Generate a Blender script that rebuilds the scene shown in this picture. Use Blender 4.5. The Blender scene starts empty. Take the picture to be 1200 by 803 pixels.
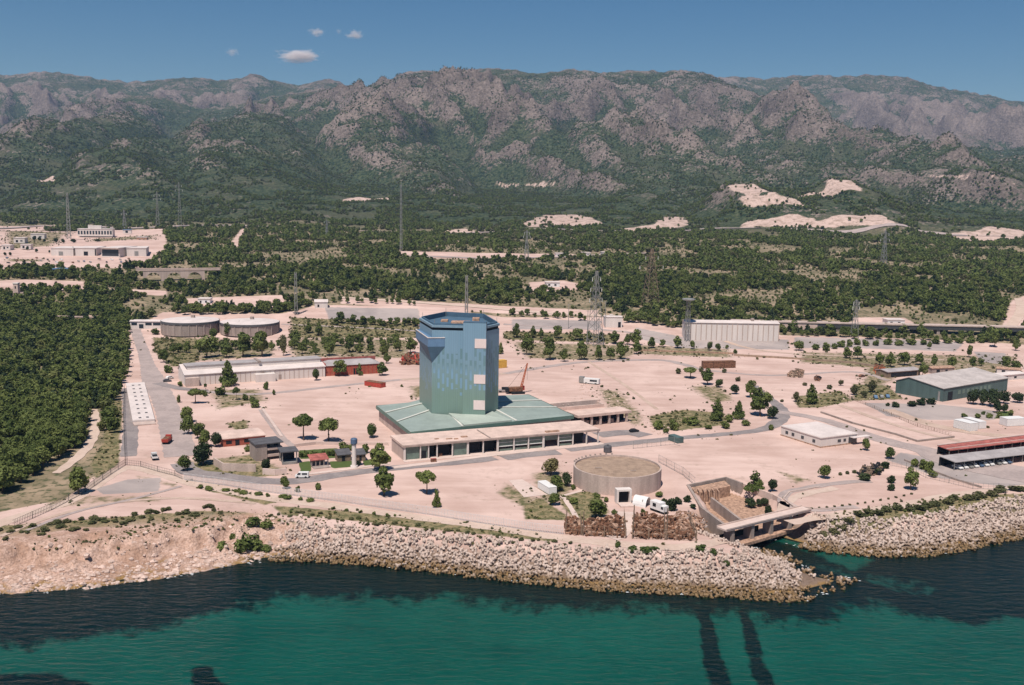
import bpy, bmesh, math, random
import numpy as np
from mathutils import Vector, Matrix
random.seed(7); rng = np.random.default_rng(11)
SC = bpy.context.scene
COL = SC.collection
R = math.radians
# ------------------------------------------------------------------ camera (measured from the photograph, metres)
F, CX, CY, HCAM = 1170.0, 600.0, 401.5, 104.0
PITCH = math.atan((CY - 233.0) / F); ROLL = R(0.9)
CAMROT = Matrix.Rotation(math.pi / 2 - PITCH, 4, 'X') @ Matrix.Rotation(ROLL, 4, 'Z')
cam_d = bpy.data.cameras.new('camera'); cam = bpy.data.objects.new('camera', cam_d); COL.objects.link(cam)
cam.matrix_world = Matrix.Translation((0, 0, HCAM)) @ CAMROT
cam_d.sensor_width = 36; cam_d.sensor_fit = 'HORIZONTAL'; cam_d.lens = F / 1200 * 36
cam_d.clip_start = 1; cam_d.clip_end = 40000
SC.camera = cam
def ray(px, py):
    d = CAMROT.to_3x3() @ Vector(((px - CX) / F, -(py - CY) / F, -1))
    return d
def P(px, py, z):
    d = ray(px, py); t = (z - HCAM) / d.z
    return Vector((d.x * t, d.y * t, z))
def PY(px, py, Y):                      # point of a sight line at depth Y
    d = ray(px, py); t = Y / d.y
    return Vector((d.x * t, Y, HCAM + d.z * t))
# ------------------------------------------------------------------ noise
def _h(ix, iy, seed):
    h = (ix.astype(np.int64) * 374761393 + iy.astype(np.int64) * 668265263 + seed * 974634777) & 0xFFFFFFFF
    h = ((h ^ (h >> 13)) * 1274126177) & 0xFFFFFFFF
    h = ((h ^ (h >> 16)) * 2246822519) & 0xFFFFFFFF
    return (h ^ (h >> 15)) & 0xFFFFFFFF
def perlin(x, y, seed=0):
    x = np.asarray(x, float); y = np.asarray(y, float)
    ix = np.floor(x); iy = np.floor(y); fx = x - ix; fy = y - iy
    def g(a, b, dx, dy):
        an = _h(a, b, seed) * (2 * math.pi / 4294967296.0)
        return np.cos(an) * dx + np.sin(an) * dy
    u = fx * fx * fx * (fx * (fx * 6 - 15) + 10); v = fy * fy * fy * (fy * (fy * 6 - 15) + 10)
    a = g(ix, iy, fx, fy); b = g(ix + 1, iy, fx - 1, fy); c = g(ix, iy + 1, fx, fy - 1); d = g(ix + 1, iy + 1, fx - 1, fy - 1)
    return ((a + (b - a) * u) + ((c + (d - c) * u) - (a + (b - a) * u)) * v) * 1.5
def fbm(x, y, o=4, seed=0, gain=.5):
    s = 0; a = 1; n = 0
    for i in range(o):
        s = s + a * perlin(x * 2 ** i, y * 2 ** i, seed + i * 17); n += a; a *= gain
    return s / n
def ridged(x, y, o=5, seed=0, gain=.5):
    s = 0; a = 1; n = 0; w = 1
    for i in range(o):
        r = 1 - np.abs(perlin(x * 2 ** i, y * 2 ** i, seed + i * 17)); r = r * r * w
        s = s + a * r; n += a; a *= gain; w = np.clip(r * 1.6, .25, 1)
    return s / n
def sstep(a, b, x):
    t = np.clip((x - a) / (b - a), 0, 1); return t * t * (3 - 2 * t)
# ------------------------------------------------------------------ polygon tools (world x, y)
def seg_dist(x, y, pts, closed=False):
    best = np.full(np.shape(x), 1e9)
    n = len(pts)
    for i in range(n if closed else n - 1):
        ax, ay = pts[i][0], pts[i][1]; bx, by = pts[(i + 1) % n][0], pts[(i + 1) % n][1]
        dx, dy = bx - ax, by - ay; L = dx * dx + dy * dy + 1e-9
        t = np.clip(((x - ax) * dx + (y - ay) * dy) / L, 0, 1)
        best = np.minimum(best, (x - ax - t * dx) ** 2 + (y - ay - t * dy) ** 2)
    return np.sqrt(best)
def inside(x, y, pts):
    r = np.zeros(np.shape(x), bool); n = len(pts)
    for i in range(n):
        ax, ay = pts[i][0], pts[i][1]; bx, by = pts[(i + 1) % n][0], pts[(i + 1) % n][1]
        if ay == by: continue
        c = ((ay > y) != (by > y)) & (x < (bx - ax) * (y - ay) / (by - ay) + ax)
        r ^= c
    return r
def sdist(x, y, pts):                   # >0 inside
    d = seg_dist(x, y, pts, True)
    return np.where(inside(x, y, pts), d, -d)
# ------------------------------------------------------------------ terrain height as a function of the world
KY = np.array([-500, 650, 680, 720, 760, 820, 930, 1050, 1150, 1400, 1800, 2200, 2600, 3200, 9000.])
KZ = np.array([6, 6, 7, 10.5, 15, 22, 27, 33, 38, 47, 55, 74, 100, 130, 150.])
SHORE_PX = [(-260, 728), (-100, 706), (0, 697), (100, 690), (200, 677), (260, 665), (310, 656), (340, 655), (420, 660), (500, 668), (600, 680), (700, 690), (800, 695), (900, 702), (942, 703),
            (965, 694), (985, 688), (1004, 680), (988, 677), (962, 672), (935, 661), (905, 648), (880, 641), (866, 635), (861, 630), (870, 626), (884, 626), (900, 630), (930, 638), (960, 645), (1010, 650), (1080, 651), (1140, 642), (1200, 628), (1290, 612), (1500, 590)]
SHORE = [tuple(P(a, b, 0)[:2]) for a, b in SHORE_PX]
LANDPOLY = SHORE + [(900, 470), (900, 900), (-900, 900), (-900, SHORE[0][1])]
CW_X = np.array([-260, -110, -78, -62, 0, 40, 75, 95, 130, 200, 300.]); CW_W = np.array([38, 38, 30, 12, 12, 14, 18, 14, 15, 16, 20.])
PIT_PX = [(806, 570), (850, 561), (905, 580), (940, 600), (868, 622), (830, 598)]
PIT = [tuple(P(a, b, 5)[:2]) for a, b in PIT_PX]
LAYERS = []
def add_layer(D, wf, wb, p, pts, seed, warp=120):
    xs = []; zs = []
    for a, b in pts:
        q = PY(a, b, D); xs.append(q.x); zs.append(q.z)
    LAYERS.append((D, wf, wb, p, np.array(xs), np.array(zs), seed, warp))
add_layer(6600, 2600, 1400, 1.1, [(-300, 110), (-150, 92), (0, 87), (60, 84), (100, 90), (150, 97), (200, 94), (240, 92), (262, 95), (280, 91), (297, 87), (315, 92), (330, 97), (350, 100), (385, 93), (400, 97), (430, 112), (480, 135), (560, 200)], 1)
add_layer(5200, 1700, 900, 1.15, [(-300, 150), (-100, 160), (0, 158), (60, 140), (110, 122), (145, 110), (190, 114), (240, 130), (290, 122), (330, 112), (380, 104), (410, 120), (470, 160), (520, 220)], 2)
add_layer(3700, 1650, 700, 1.3, [(-300, 190), (-100, 170), (0, 176), (60, 158), (110, 144), (147, 132), (180, 146), (213, 182), (240, 150), (290, 130), (340, 138), (390, 168), (450, 200), (520, 235)], 3)
add_layer(5100, 2650, 1100, 1.32, [(260, 200), (330, 150), (380, 112), (410, 104), (430, 104), (445, 97), (460, 100), (470, 88), (500, 84), (550, 82), (600, 80), (630, 86), (670, 81), (700, 84), (770, 83), (820, 85), (850, 96), (880, 112), (920, 145), (950, 158), (1000, 182), (1060, 205), (1120, 235)], 4, 160)
add_layer(6800, 2300, 1300, 1.1, [(700, 130), (780, 105), (820, 95), (850, 91), (890, 93), (950, 87), (1000, 88), (1040, 88), (1070, 93), (1100, 100), (1140, 108), (1200, 120), (1300, 138), (1500, 160)], 5)
add_layer(4500, 1900, 800, 1.25, [(860, 250), (920, 200), (980, 182), (1020, 176), (1060, 166), (1085, 164), (1110, 170), (1140, 183), (1170, 176), (1200, 172), (1300, 180), (1500, 190)], 6)
add_layer(2150, 420, 330, 1.0, [(790, 262), (825, 238), (850, 214), (885, 213), (905, 223), (955, 222), (974, 209), (998, 211), (1015, 222), (1060, 247), (1110, 262)], 7, 25)
add_layer(2500, 600, 400, 1.1, [(250, 275), (330, 258), (400, 238), (470, 230), (530, 230), (580, 240), (640, 246), (700, 236), (760, 226), (800, 240), (860, 262)], 8, 60)
def tz(x, y, detail=True):
    x = np.asarray(x, float); y = np.asarray(y, float)
    zb = np.interp(y, KY, KZ)
    und = sstep(800, 1300, y) * 7 * fbm(x / 260, y / 260, 3, 40) * (1 - .6 * sstep(2500, 3000, y))
    z = zb + und
    far = y > 1600
    if far.any():
        xf = x[far]; yf = y[far]; zf = z[far]; zbf = zf.copy()
        wx = xf + 170 * fbm(xf / 700, yf / 700, 3, 71); wy = yf + 170 * fbm(xf / 700, yf / 700, 3, 72)
        best = zf.copy(); sc = np.zeros_like(zf)
        for D, wf, wb, p, xs, zs, seed, warp in LAYERS:
            zr = np.interp(xf, xs, zs, left=-50, right=-50)
            d = D + warp * fbm(xf / 600, xf * 0 + seed * 9.1, 3, seed)
            spur = 1 + .62 * fbm((wx + .35 * wy) / 430, wy / 1700, 3, seed + 90)
            t = np.where(yf < d, (d - yf) / (wf * spur), (yf - d) / wb)
            s = np.clip(1 - t, 0, 1) ** p
            v = zbf + (zr - zbf) * s
            take = v > best
            best = np.where(take, v, best); sc = np.where(take, s, sc)
        hm = np.clip((best - zbf) / 320, 0, 1)
        att = 1 - .955 * sstep(.48, .9, sc)
        rd = ridged((wx + .3 * wy) / 560, (wy - .25 * wx) / 900, 5, 5, .5) - .45
        rd2 = ridged(xf / 210, yf / 260, 4, 25, .55) - .45
        n3 = fbm(xf / 60, yf / 60, 3, 35)
        best = best + hm * att * (300 * rd + 95 * rd2) + hm * (.5 + .5 * att) * 12 * n3 + hm * 16 * (ridged(xf / 95, yf / 120, 3, 37) - .45) + 2.5 * fbm(xf / 45, yf / 45, 2, 36) * sstep(1600, 2000, yf)
        # stepped crags
        z[far] = best
    near = (y < 470)
    if near.any():
        xn = x[near]; yn = y[near]
        d = seg_dist(xn, yn, SHORE)
        ins = inside(xn, yn, LANDPOLY)
        w = np.interp(xn, CW_X, CW_W)
        left = sstep(-62, -85, xn)
        jag = fbm(xn / 9, yn / 9, 3, 50); jag2 = ridged(xn / 16, yn / 26, 3, 51) - .5
        t = np.clip((d + left * (jag * 8 + jag2 * 15 + 5 * fbm(xn / 3.5, yn / 3.5, 2, 52))) / w, 0, 1)
        prof_l = np.interp(t, [0, .2, .40, .48, .53, .60, .66, 1], [0.0, .6, 1.2, 1.6, 3.6, 4.1, 5.7, 6])
        prof_b = np.interp(t, [0, .12, .72, .9, 1], [-.3, -.6, 2.6, 4.6, 5.6])
        zl = prof_l * left + prof_b * (1 - left) + (1 - t) * .5 * jag * left
        zl = np.where(t >= 1, np.interp(d - w, [0, 8], [0, .0]) + 6 * left + (1 - left) * np.interp(d - w, [0, 6], [5.6, 6]), zl)
        sea = -np.minimum(7, .12 + .28 * d)
        zn = np.where(ins, zl, sea)
        pd = sdist(xn, yn, PIT)
        zn = np.where(ins, zn - 4.2 * sstep(0, 3, pd), zn)
        z[near] = zn
    return z
def tz1(x, y): return float(tz(np.array([x]), np.array([y]))[0])
_T = np.exp(np.linspace(math.log(180), math.log(9500), 420))
def G(px, py):                           # first ground point along a sight line
    d = ray(px, py); d = d / d.y
    zz = HCAM + d.z * _T; g = tz(d.x * _T, _T)
    k = np.nonzero(zz < g)[0]
    if len(k) == 0: return None
    i = k[0]; a, b = _T[max(i - 1, 0)], _T[i]
    for _ in range(3):
        T = np.linspace(a, b, 12); kk = np.nonzero(HCAM + d.z * T < tz(d.x * T, T))[0]
        j = kk[0] if len(kk) else 11
        a, b = T[max(j - 1, 0)], T[j]
    y = (a + b) / 2
    return Vector((d.x * y, y, HCAM + d.z * y))
def GP(px, py):                          # the same on the smooth plain (no coast relief), for the site
    d = ray(px, py); d = d / d.y; z = 6.0
    for _ in range(40):
        y = (z - HCAM) / d.z; z = .5 * z + .5 * float(np.interp(y, KY, KZ))
    y = (z - HCAM) / d.z
    return Vector((d.x * y, y, z))
def pxm(p): return F / p.y               # pixels of the photograph per metre there
# ------------------------------------------------------------------ materials
class NT:
    def __init__(s, name):
        s.m = bpy.data.materials.new(name); s.m.use_nodes = True; s.t = s.m.node_tree; s.t.nodes.clear()
        s.out = s.n('ShaderNodeOutputMaterial')
    def n(s, typ, **kw):
        nd = s.t.nodes.new(typ)
        for k, v in kw.items():
            if k.startswith('i_'):
                key = k[2:]; key = int(key) if key.isdigit() else key.replace('_', ' ')
                s.set(nd, key, v)
            else: setattr(nd, k, v)
        return nd
    def set(s, nd, key, v):
        if isinstance(v, bpy.types.NodeSocket): s.t.links.new(v, nd.inputs[key])
        elif isinstance(v, bpy.types.Node): s.t.links.new(v.outputs[0], nd.inputs[key])
        else: nd.inputs[key].default_value = (*v, 1) if isinstance(v, tuple) and len(v) == 3 and nd.inputs[key].type == 'RGBA' else v
    def math(s, op, a, b=0.5, c=None, clamp=False):
        nd = s.n('ShaderNodeMath', operation=op, use_clamp=clamp); s.set(nd, 0, a); s.set(nd, 1, b)
        if c is not None: s.set(nd, 2, c)
        return nd.outputs[0]
    def mix(s, f, a, b):
        nd = s.n('ShaderNodeMix', data_type='RGBA'); s.set(nd, 0, f); s.set(nd, 6, a); s.set(nd, 7, b); return nd.outputs[2]
    def noise(s, vec, scale, detail=4, rough=.55, dist=0.0):
        nd = s.n('ShaderNodeTexNoise'); s.set(nd, 'Vector', vec); s.set(nd, 'Scale', scale); s.set(nd, 'Detail', detail); s.set(nd, 'Roughness', rough); s.set(nd, 'Distortion', dist)
        return nd.outputs[0]
    def step(s, v, a, b):
        nd = s.n('ShaderNodeMapRange', interpolation_type='SMOOTHSTEP'); s.set(nd, 0, v); s.set(nd, 1, a); s.set(nd, 2, b); return nd.outputs[0]
    def pos(s): return s.n('ShaderNodeNewGeometry').outputs['Position']
    def obj(s): return s.n('ShaderNodeTexCoord').outputs['Object']
    def scale(s, v, sc):
        nd = s.n('ShaderNodeMapping'); s.set(nd, 0, v); nd.inputs['Scale'].default_value = sc; return nd.outputs[0]
    def bump(s, h, strength, dist=1.0):
        nd = s.n('ShaderNodeBump'); s.set(nd, 'Height', h); s.set(nd, 'Strength', strength); s.set(nd, 'Distance', dist); return nd.outputs[0]
    def bsdf(s, col, rough=.8, normal=None, **kw):
        b = s.n('ShaderNodeBsdfPrincipled'); s.set(b, 'Base Color', col); s.set(b, 'Roughness', rough)
        if normal is not None: s.set(b, 'Normal', normal)
        for k, v in kw.items(): s.set(b, k.replace('_', ' '), v)
        s.t.links.new(b.outputs[0], s.out.inputs[0]); return b
def plain(name, col, rough=.8, var=.18, sc=.6, dark=None, metal=0.0, spec=.3, streak=False, bump=0.0):
    t = NT(name); o = t.obj()
    if streak: o2 = t.scale(o, (1.0, 1.0, .12))
    else: o2 = o
    a = t.noise(o2, sc, 5, .6); b = t.noise(o, sc * 6, 3, .6)
    f = t.math('MULTIPLY_ADD', b, .35, t.math('MULTIPLY', a, .65))
    lo = dark or tuple(c * (1 - var * 1.6) for c in col); hi = tuple(min(1, c * (1 + var)) for c in col)
    c = t.mix(t.step(f, .3, .7), lo, hi)
    nrm = t.bump(b, bump, .3) if bump else None
    t.bsdf(c, rough, nrm, Metallic=metal, Specular_IOR_Level=spec)
    return t.m
M = {}
def build_mats():
    M['concrete'] = plain('concrete', (.49, .375, .32), .9, .16, .35, streak=True)
    M['concrete_dark'] = plain('concrete_dark', (.33, .26, .225), .9, .2, .35, streak=True)
    M['white_wall'] = plain('white_wall', (.66, .58, .53), .85, .08, .25, streak=True)
    M['white_paint'] = plain('white_paint', (.72, .69, .66), .5, .06, .8)
    M['roof_pale'] = plain('roof_pale', (.62, .53, .49), .85, .1, .15)
    M['roof_pink'] = plain('roof_pink', (.60, .44, .37), .9, .14, .22)
    M['roof_gravel'] = plain('roof_gravel', (.33, .23, .165), .95, .2, .4)
    M['roof_worn'] = plain('roof_worn', (.46, .40, .37), .85, .16, .12, streak=True)
    M['roof_grey'] = plain('roof_grey', (.36, .32, .31), .85, .15, .2)
    M['brick'] = plain('brick', (.36, .10, .062), .9, .2, .8)
    M['red_roof'] = plain('red_roof', (.36, .11, .09), .8, .3, .5)
    M['red_paint'] = plain('red_paint', (.42, .06, .04), .6, .2, 1.0)
    M['orange'] = plain('orange', (.5, .14, .06), .6, .2, 1.0)
    M['yellow'] = plain('yellow', (.62, .36, .07), .6, .15, 1.0)
    M['rust'] = plain('rust', (.22, .105, .06), .95, .55, 1.2, bump=.6)
    M['rust_pale'] = plain('rust_pale', (.42, .26, .18), .95, .4, 1.0)
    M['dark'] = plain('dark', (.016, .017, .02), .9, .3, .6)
    M['asphalt_roof'] = plain('asphalt_roof', (.10, .095, .10), .85, .2, .4)
    M['glass'] = plain('glass', (.03, .04, .05), .12, .1, .5, spec=.6)
    M['green_panel'] = plain('green_panel', (.14, .20, .165), .5, .12, .6)
    M['green_glass'] = plain('green_glass', (.13, .18, .15), .25, .18, .4, spec=.5)
    M['green_roof'] = plain('green_roof', (.27, .315, .28), .55, .1, .12)
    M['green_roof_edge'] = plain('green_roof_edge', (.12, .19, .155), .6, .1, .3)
    M['green_strip2'] = plain('green_strip2', (.36, .40, .345), .6, .08, .15)
    M['green_strip'] = plain('green_strip', (.58, .56, .50), .7, .08, .3)
    M['green_wall'] = plain('green_wall', (.08, .125, .118), .6, .15, .3, streak=True)
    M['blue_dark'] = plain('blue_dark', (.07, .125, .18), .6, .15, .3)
    M['blue_rim'] = plain('blue_rim', (.19, .28, .35), .5, .08, .4)
    M['blue'] = plain('blue', (.12, .205, .32), .5, .08, .3)
    M['blue_cap'] = plain('blue_cap', (.08, .12, .19), .5, .1, .6)
    M['pink_panel'] = plain('pink_panel', (.72, .58, .54), .7, .05, .4)
    M['steel'] = plain('steel', (.30, .29, .27), .55, .15, .5, metal=.3)
    M['steel_rust'] = plain('steel_rust', (.23, .16, .11), .8, .3, .8)
    M['fence_wire'] = plain('fence_wire', (.60, .56, .54), .6, .1, 1)
    M['fence_dark'] = plain('fence_dark', (.06, .06, .06), .8, .2, 1)
    M['bark'] = plain('bark', (.13, .09, .065), .95, .3, 2)
    M['rubber'] = plain('rubber', (.02, .02, .02), .9, .2, 2)
    M['block'] = plain('block', (.56, .435, .365), .95, .24, .25, dark=(.36, .27, .215), bump=.3)
    M['block_wet'] = None
    M['stone'] = plain('stone', (.56, .41, .34), .95, .3, .3, bump=.4)
    # concrete armour blocks: brown where the sea wets and grows on them (below about 1.3 m)
    t = NT('armour_block'); p = t.pos(); z = t.n('ShaderNodeSeparateXYZ', i_0=p).outputs[2]
    n = t.noise(p, .35, 4); n2 = t.noise(p, 2.2, 3)
    dry = t.mix(t.step(t.math('MULTIPLY_ADD', n2, .5, t.math('MULTIPLY', n, .6)), .35, .7), (.33, .245, .20), (.56, .435, .365))
    wet = t.mix(t.step(n2, .35, .65), (.10, .062, .028), (.27, .17, .085))
    f = t.step(t.math('MULTIPLY_ADD', n, 2.2, z), 1.5, 3.2)
    t.bsdf(t.mix(f, wet, dry), .9, t.bump(n2, .3, .2), Specular_IOR_Level=.25); M['block'] = t.m
    # tower cladding: real paint scheme, blue panels thinning out over a green base
    t = NT('tower_cladding'); uv = t.n('ShaderNodeUVMap', uv_map='UVMap').outputs[0]
    sx = t.n('ShaderNodeSeparateXYZ', i_0=uv); u, v = sx.outputs[0], sx.outputs[1]
    cu = t.math('FLOOR', t.math('DIVIDE', u, .95)); odd = t.math('GREATER_THAN', t.math('MODULO', cu, 2.0), .5)
    stag = t.math('MULTIPLY', t.math('MODULO', t.math('FLOOR', t.math('DIVIDE', cu, 2.0)), 3.0), .36)
    vv = t.math('ADD', t.math('DIVIDE', v, 6.2), stag); cv = t.math('FLOOR', vv); fv = t.math('FRACT', vv)
    wn = t.n('ShaderNodeTexWhiteNoise', noise_dimensions='2D'); cx = t.n('ShaderNodeCombineXYZ', i_0=cu, i_1=cv); t.set(wn, 'Vector', cx.outputs[0])
    inb = t.math('MULTIPLY', t.step(v, 21, 27), t.step(v, 45, 37))
    dash = t.math('MULTIPLY', t.math('MULTIPLY', odd, t.math('LESS_THAN', fv, .72)), t.math('LESS_THAN', wn.outputs[0], t.math('MULTIPLY', inb, .95)))
    soft = t.step(v, 20, 43)
    n1 = t.noise(t.scale(uv, (.25, .03, 1)), 2.0, 4); n2 = t.noise(t.scale(uv, (1.2, .02, 1)), 1.0, 2)
    green = t.mix(n1, (.155, .235, .195), (.205, .29, .24)); blue = t.mix(n1, (.165, .27, .355), (.20, .315, .405))
    c = t.mix(soft, green, blue)
    alt = t.mix(t.step(v, 31, 36), (.20, .33, .46), (.125, .215, .225))
    c = t.mix(t.math('MULTIPLY', dash, .78), c, alt)
    fr = t.math('FRACT', t.math('DIVIDE', u, .95)); seam = t.math('LESS_THAN', fr, .12)
    c = t.mix(t.math('MULTIPLY', seam, .22), c, (.05, .08, .10))
    c = t.mix(t.math('MULTIPLY', t.step(n2, .5, .8), .25), c, (.20, .25, .27))
    t.bsdf(c, .48, t.bump(fr, .08, .1), Specular_IOR_Level=.35); M['tower'] = t.m
    # leaves
    def leaf(name, lo, hi, back=.5):
        t = NT(name); oi = t.n('ShaderNodeObjectInfo').outputs['Random']; at = t.n('ShaderNodeAttribute', attribute_name='tone').outputs['Fac']
        f = t.math('ADD', t.math('MULTIPLY', oi, .45), t.math('MULTIPLY', at, .55))
        c = t.mix(f, lo, hi)
        b = t.bsdf(c, .75, Specular_IOR_Level=.15)
        tr = t.n('ShaderNodeBsdfTranslucent'); t.set(tr, 0, c)
        mx = t.n('ShaderNodeMixShader', i_0=.25); t.set(mx, 1, b); t.set(mx, 2, tr); t.t.links.new(mx.outputs[0], t.out.inputs[0])
        return t.m
    M['leaf'] = leaf('pine_needles', (.056, .082, .020), (.21, .235, .07))
    M['leaf_dark'] = leaf('dark_leaves', (.026, .042, .018), (.070, .092, .036))
    M['leaf_light'] = leaf('light_leaves', (.045, .075, .02), (.12, .15, .045))
    M['leaf_olive2'] = leaf('young_pine_needles', (.085, .10, .03), (.21, .215, .075))
    M['leaf_olive'] = leaf('olive_leaves', (.13, .115, .045), (.25, .21, .095))
    M['leaf_dry'] = leaf('dry_scrub', (.06, .075, .03), (.17, .155, .07))
    # ground: masks (where the sand, asphalt, rock, weed really lie) are vertex colours zone and cover
    t = NT('ground'); p = t.pos(); geo = t.n('ShaderNodeNewGeometry')
    zo = t.n('ShaderNodeVertexColor', layer_name='zone'); sz = t.n('ShaderNodeSeparateColor', i_0=zo.outputs[0])
    co = t.n('ShaderNodeVertexColor', layer_name='cover'); scv = t.n('ShaderNodeSeparateColor', i_0=co.outputs[0])
    sand_m, grey_m, rock_m, weed_m = sz.outputs[0], sz.outputs[1], sz.outputs[2], zo.outputs[1]
    dry_m, mt_m, lush_m = scv.outputs[0], scv.outputs[1], scv.outputs[2]
    nz = t.n('ShaderNodeSeparateXYZ', i_0=geo.outputs['True Normal']).outputs[2]
    N3 = t.noise(p, .33, 6, .6); N30 = t.noise(p, .035, 6, .6, .4); N150 = t.noise(p, .0075, 6, .6, .6); N1 = t.noise(p, 1.3, 4, .6)
    jit = t.math('MULTIPLY', t.math('SUBTRACT', t.math('MULTIPLY_ADD', N3, .5, t.math('MULTIPLY', N30, .5)), .5), .9)
    def m(a, lo=.42, hi=.58): return t.step(t.math('ADD', a, jit), lo, hi)
    streakn = t.noise(t.scale(p, (.02, .09, .1)), 1.0, 5, .65, .3)
    sand = t.mix(t.step(t.math('MULTIPLY_ADD', streakn, .5, t.math('MULTIPLY', N30, .5)), .36, .66), (.46, .31, .258), (.63, .455, .39))
    sand = t.mix(t.math('MULTIPLY', t.step(t.math('MULTIPLY_ADD', N3, .5, t.math('MULTIPLY', t.noise(p, .09, 5, .65), .5)), .53, .66), .55), sand, (.38, .27, .215))
    sand = t.mix(t.math('MULTIPLY', t.step(N1, .62, .8), .4), sand, (.66, .52, .45))
    grey = t.mix(t.step(N30, .35, .65), (.28, .235, .22), (.40, .33, .30))
    soil = t.mix(t.step(N30, .35, .65), (.15, .125, .072), (.34, .25, .17)); soil = t.mix(t.step(N3, .48, .64), soil, (.075, .082, .04))
    dry = t.mix(t.step(N3, .4, .62), (.27, .205, .115), (.115, .11, .05)); dry = t.mix(t.math('MULTIPLY', t.step(N1, .5, .65), .7), dry, (.07, .078, .034))
    lush = t.mix(N3, (.05, .075, .022), (.10, .13, .04))
    # cliff and boulder shore
    zc = t.n('ShaderNodeSeparateXYZ', i_0=p).outputs[2]
    vo = t.n('ShaderNodeTexVoronoi', i_Vector=t.scale(p, (.32, .32, .32))); 
    rk = t.mix(t.step(t.math('MULTIPLY_ADD', N30, .5, t.math('MULTIPLY', N3, .5)), .36, .62), (.37, .225, .16), (.60, .42, .34)); rk = t.mix(t.math('MULTIPLY', t.step(vo.outputs['Distance'], .42, .75), .5), rk, (.20, .125, .09)); px_ = t.n('ShaderNodeSeparateXYZ', i_0=p).outputs[0]; rk = t.mix(t.math('MULTIPLY', t.step(px_, -62, -52), .8), rk, (.12, .085, .06))  # rock under the armour blocks painted dark, standing in for shade between them
    rk = t.mix(t.step(t.math('MULTIPLY_ADD', N3, 1.6, zc), 1.45, .75), rk, t.mix(N1, (.20, .115, .04), (.34, .21, .08)))
    # mountain cover: limestone breaking through dark scrub
    st = t.noise(t.scale(p, (.004, .004, .055)), 1.0, 5, .6, .4)
    g1 = t.noise(p, .0042, 9, .68, .5); g2 = t.noise(p, .03, 6, .7); g3 = t.noise(p, .11, 3, .7)
    hgt = t.step(zc, 120, 640)
    rr = t.math('ADD', t.math('MULTIPLY', g1, .75), t.math('MULTIPLY', g2, .5)); rr = t.math('ADD', rr, t.math('MULTIPLY', st, .07)); rr = t.math('ADD', rr, t.math('MULTIPLY', t.noise(p, .15, 2, .7), .7)); rr = t.math('ADD', rr, t.math('MULTIPLY', t.math('SUBTRACT', 1.0, nz), .55)); rr = t.math('ADD', rr, t.math('MULTIPLY', g3, .42))
    rr = t.math('ADD', rr, t.math('MULTIPLY', t.step(zc, 330, 620), .16)); rr = t.math('ADD', rr, t.math('MULTIPLY', t.math('SUBTRACT', co.outputs[1], .5), .62)); rr = t.math('ADD', rr, t.math('MULTIPLY', t.noise(p, .05, 4, .75), .75))
    rr = t.math('ADD', rr, t.math('MULTIPLY', t.step(zc, 190, 80), .10)); rockf = t.step(rr, 1.83, 1.97)
    rcol = t.mix(t.step(t.math('MULTIPLY_ADD', g1, .5, t.math('MULTIPLY', g3, .5)), .38, .68), (.115, .088, .072), (.31, .24, .205))
    gcol = t.mix(t.step(g3, .38, .62), (.021, .036, .016), (.082, .096, .046)); gcol = t.mix(t.math('MULTIPLY', t.step(N150, .45, .7), .6), gcol, (.11, .10, .06))
    mtn = t.mix(t.math('MULTIPLY', rockf, .95), gcol, rcol)
    base = t.mix(mt_m, soil, mtn)
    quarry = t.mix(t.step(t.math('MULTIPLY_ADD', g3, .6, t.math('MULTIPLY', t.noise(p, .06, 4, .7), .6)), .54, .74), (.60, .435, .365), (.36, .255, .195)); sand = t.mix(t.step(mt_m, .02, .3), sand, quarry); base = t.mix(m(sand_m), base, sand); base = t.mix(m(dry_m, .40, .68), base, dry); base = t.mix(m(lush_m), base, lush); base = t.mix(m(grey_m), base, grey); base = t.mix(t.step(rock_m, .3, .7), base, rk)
    # sea floor
    bed = t.mix(t.step(N30, .3, .7), (.40, .40, .33), (.50, .48, .39)); wd = t.mix(N1, (.030, .036, .03), (.085, .08, .06))
    bed = t.mix(t.step(t.noise(p, .02, 4, .6), .5, .72), bed, (.30, .33, .27))
    wj = t.math('MULTIPLY', t.math('SUBTRACT', t.math('MULTIPLY_ADD', N3, .35, t.math('MULTIPLY', t.noise(p, .09, 6, .7), .65)), .5), 2.1)
    bed = t.mix(t.step(t.math('ADD', weed_m, wj), .30, .70), bed, wd)
    base = t.mix(t.step(zc, .12, -.05), base, wd); base = t.mix(t.step(zc, -.12, -.3), base, bed)
    hb = t.math('ADD', t.math('MULTIPLY', g2, 20.0), t.math('MULTIPLY', g3, 8.0)); hb = t.math('MULTIPLY', hb, mt_m)
    hs = t.math('MULTIPLY_ADD', N1, .10, t.math('MULTIPLY', N3, .45)); hs = t.math('MULTIPLY', hs, t.math('MULTIPLY_ADD', rock_m, 3.0, .5)); 
    t.bsdf(base, .95, t.bump(t.math('ADD', hb, hs), .75, 1.0), Specular_IOR_Level=.1); M['ground'] = t.m
    # road surfaces
    def road(name, lo, hi):
        t = NT(name); p = t.pos(); a = t.noise(p, .12, 5, .6, .3); b = t.noise(p, 1.1, 4)
        t.bsdf(t.mix(t.step(t.math('MULTIPLY_ADD', b, .4, t.math('MULTIPLY', a, .6)), .35, .65), lo, hi), .92, Specular_IOR_Level=.15); return t.m
    M['road'] = road('road_surface', (.20, .17, .165), (.29, .245, .23))
    M['road_pale'] = road('dusty_road', (.30, .24, .22), (.41, .325, .295))
    M['track'] = road('dirt_track', (.46, .34, .27), (.56, .425, .35))
    M['track2'] = road('worn_track', (.40, .285, .22), (.52, .385, .31))
    M['pave'] = road('paving', (.50, .385, .33), (.62, .48, .42))
    M['asphalt_dark'] = road('dark_asphalt', (.10, .09, .085), (.17, .15, .14))
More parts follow.
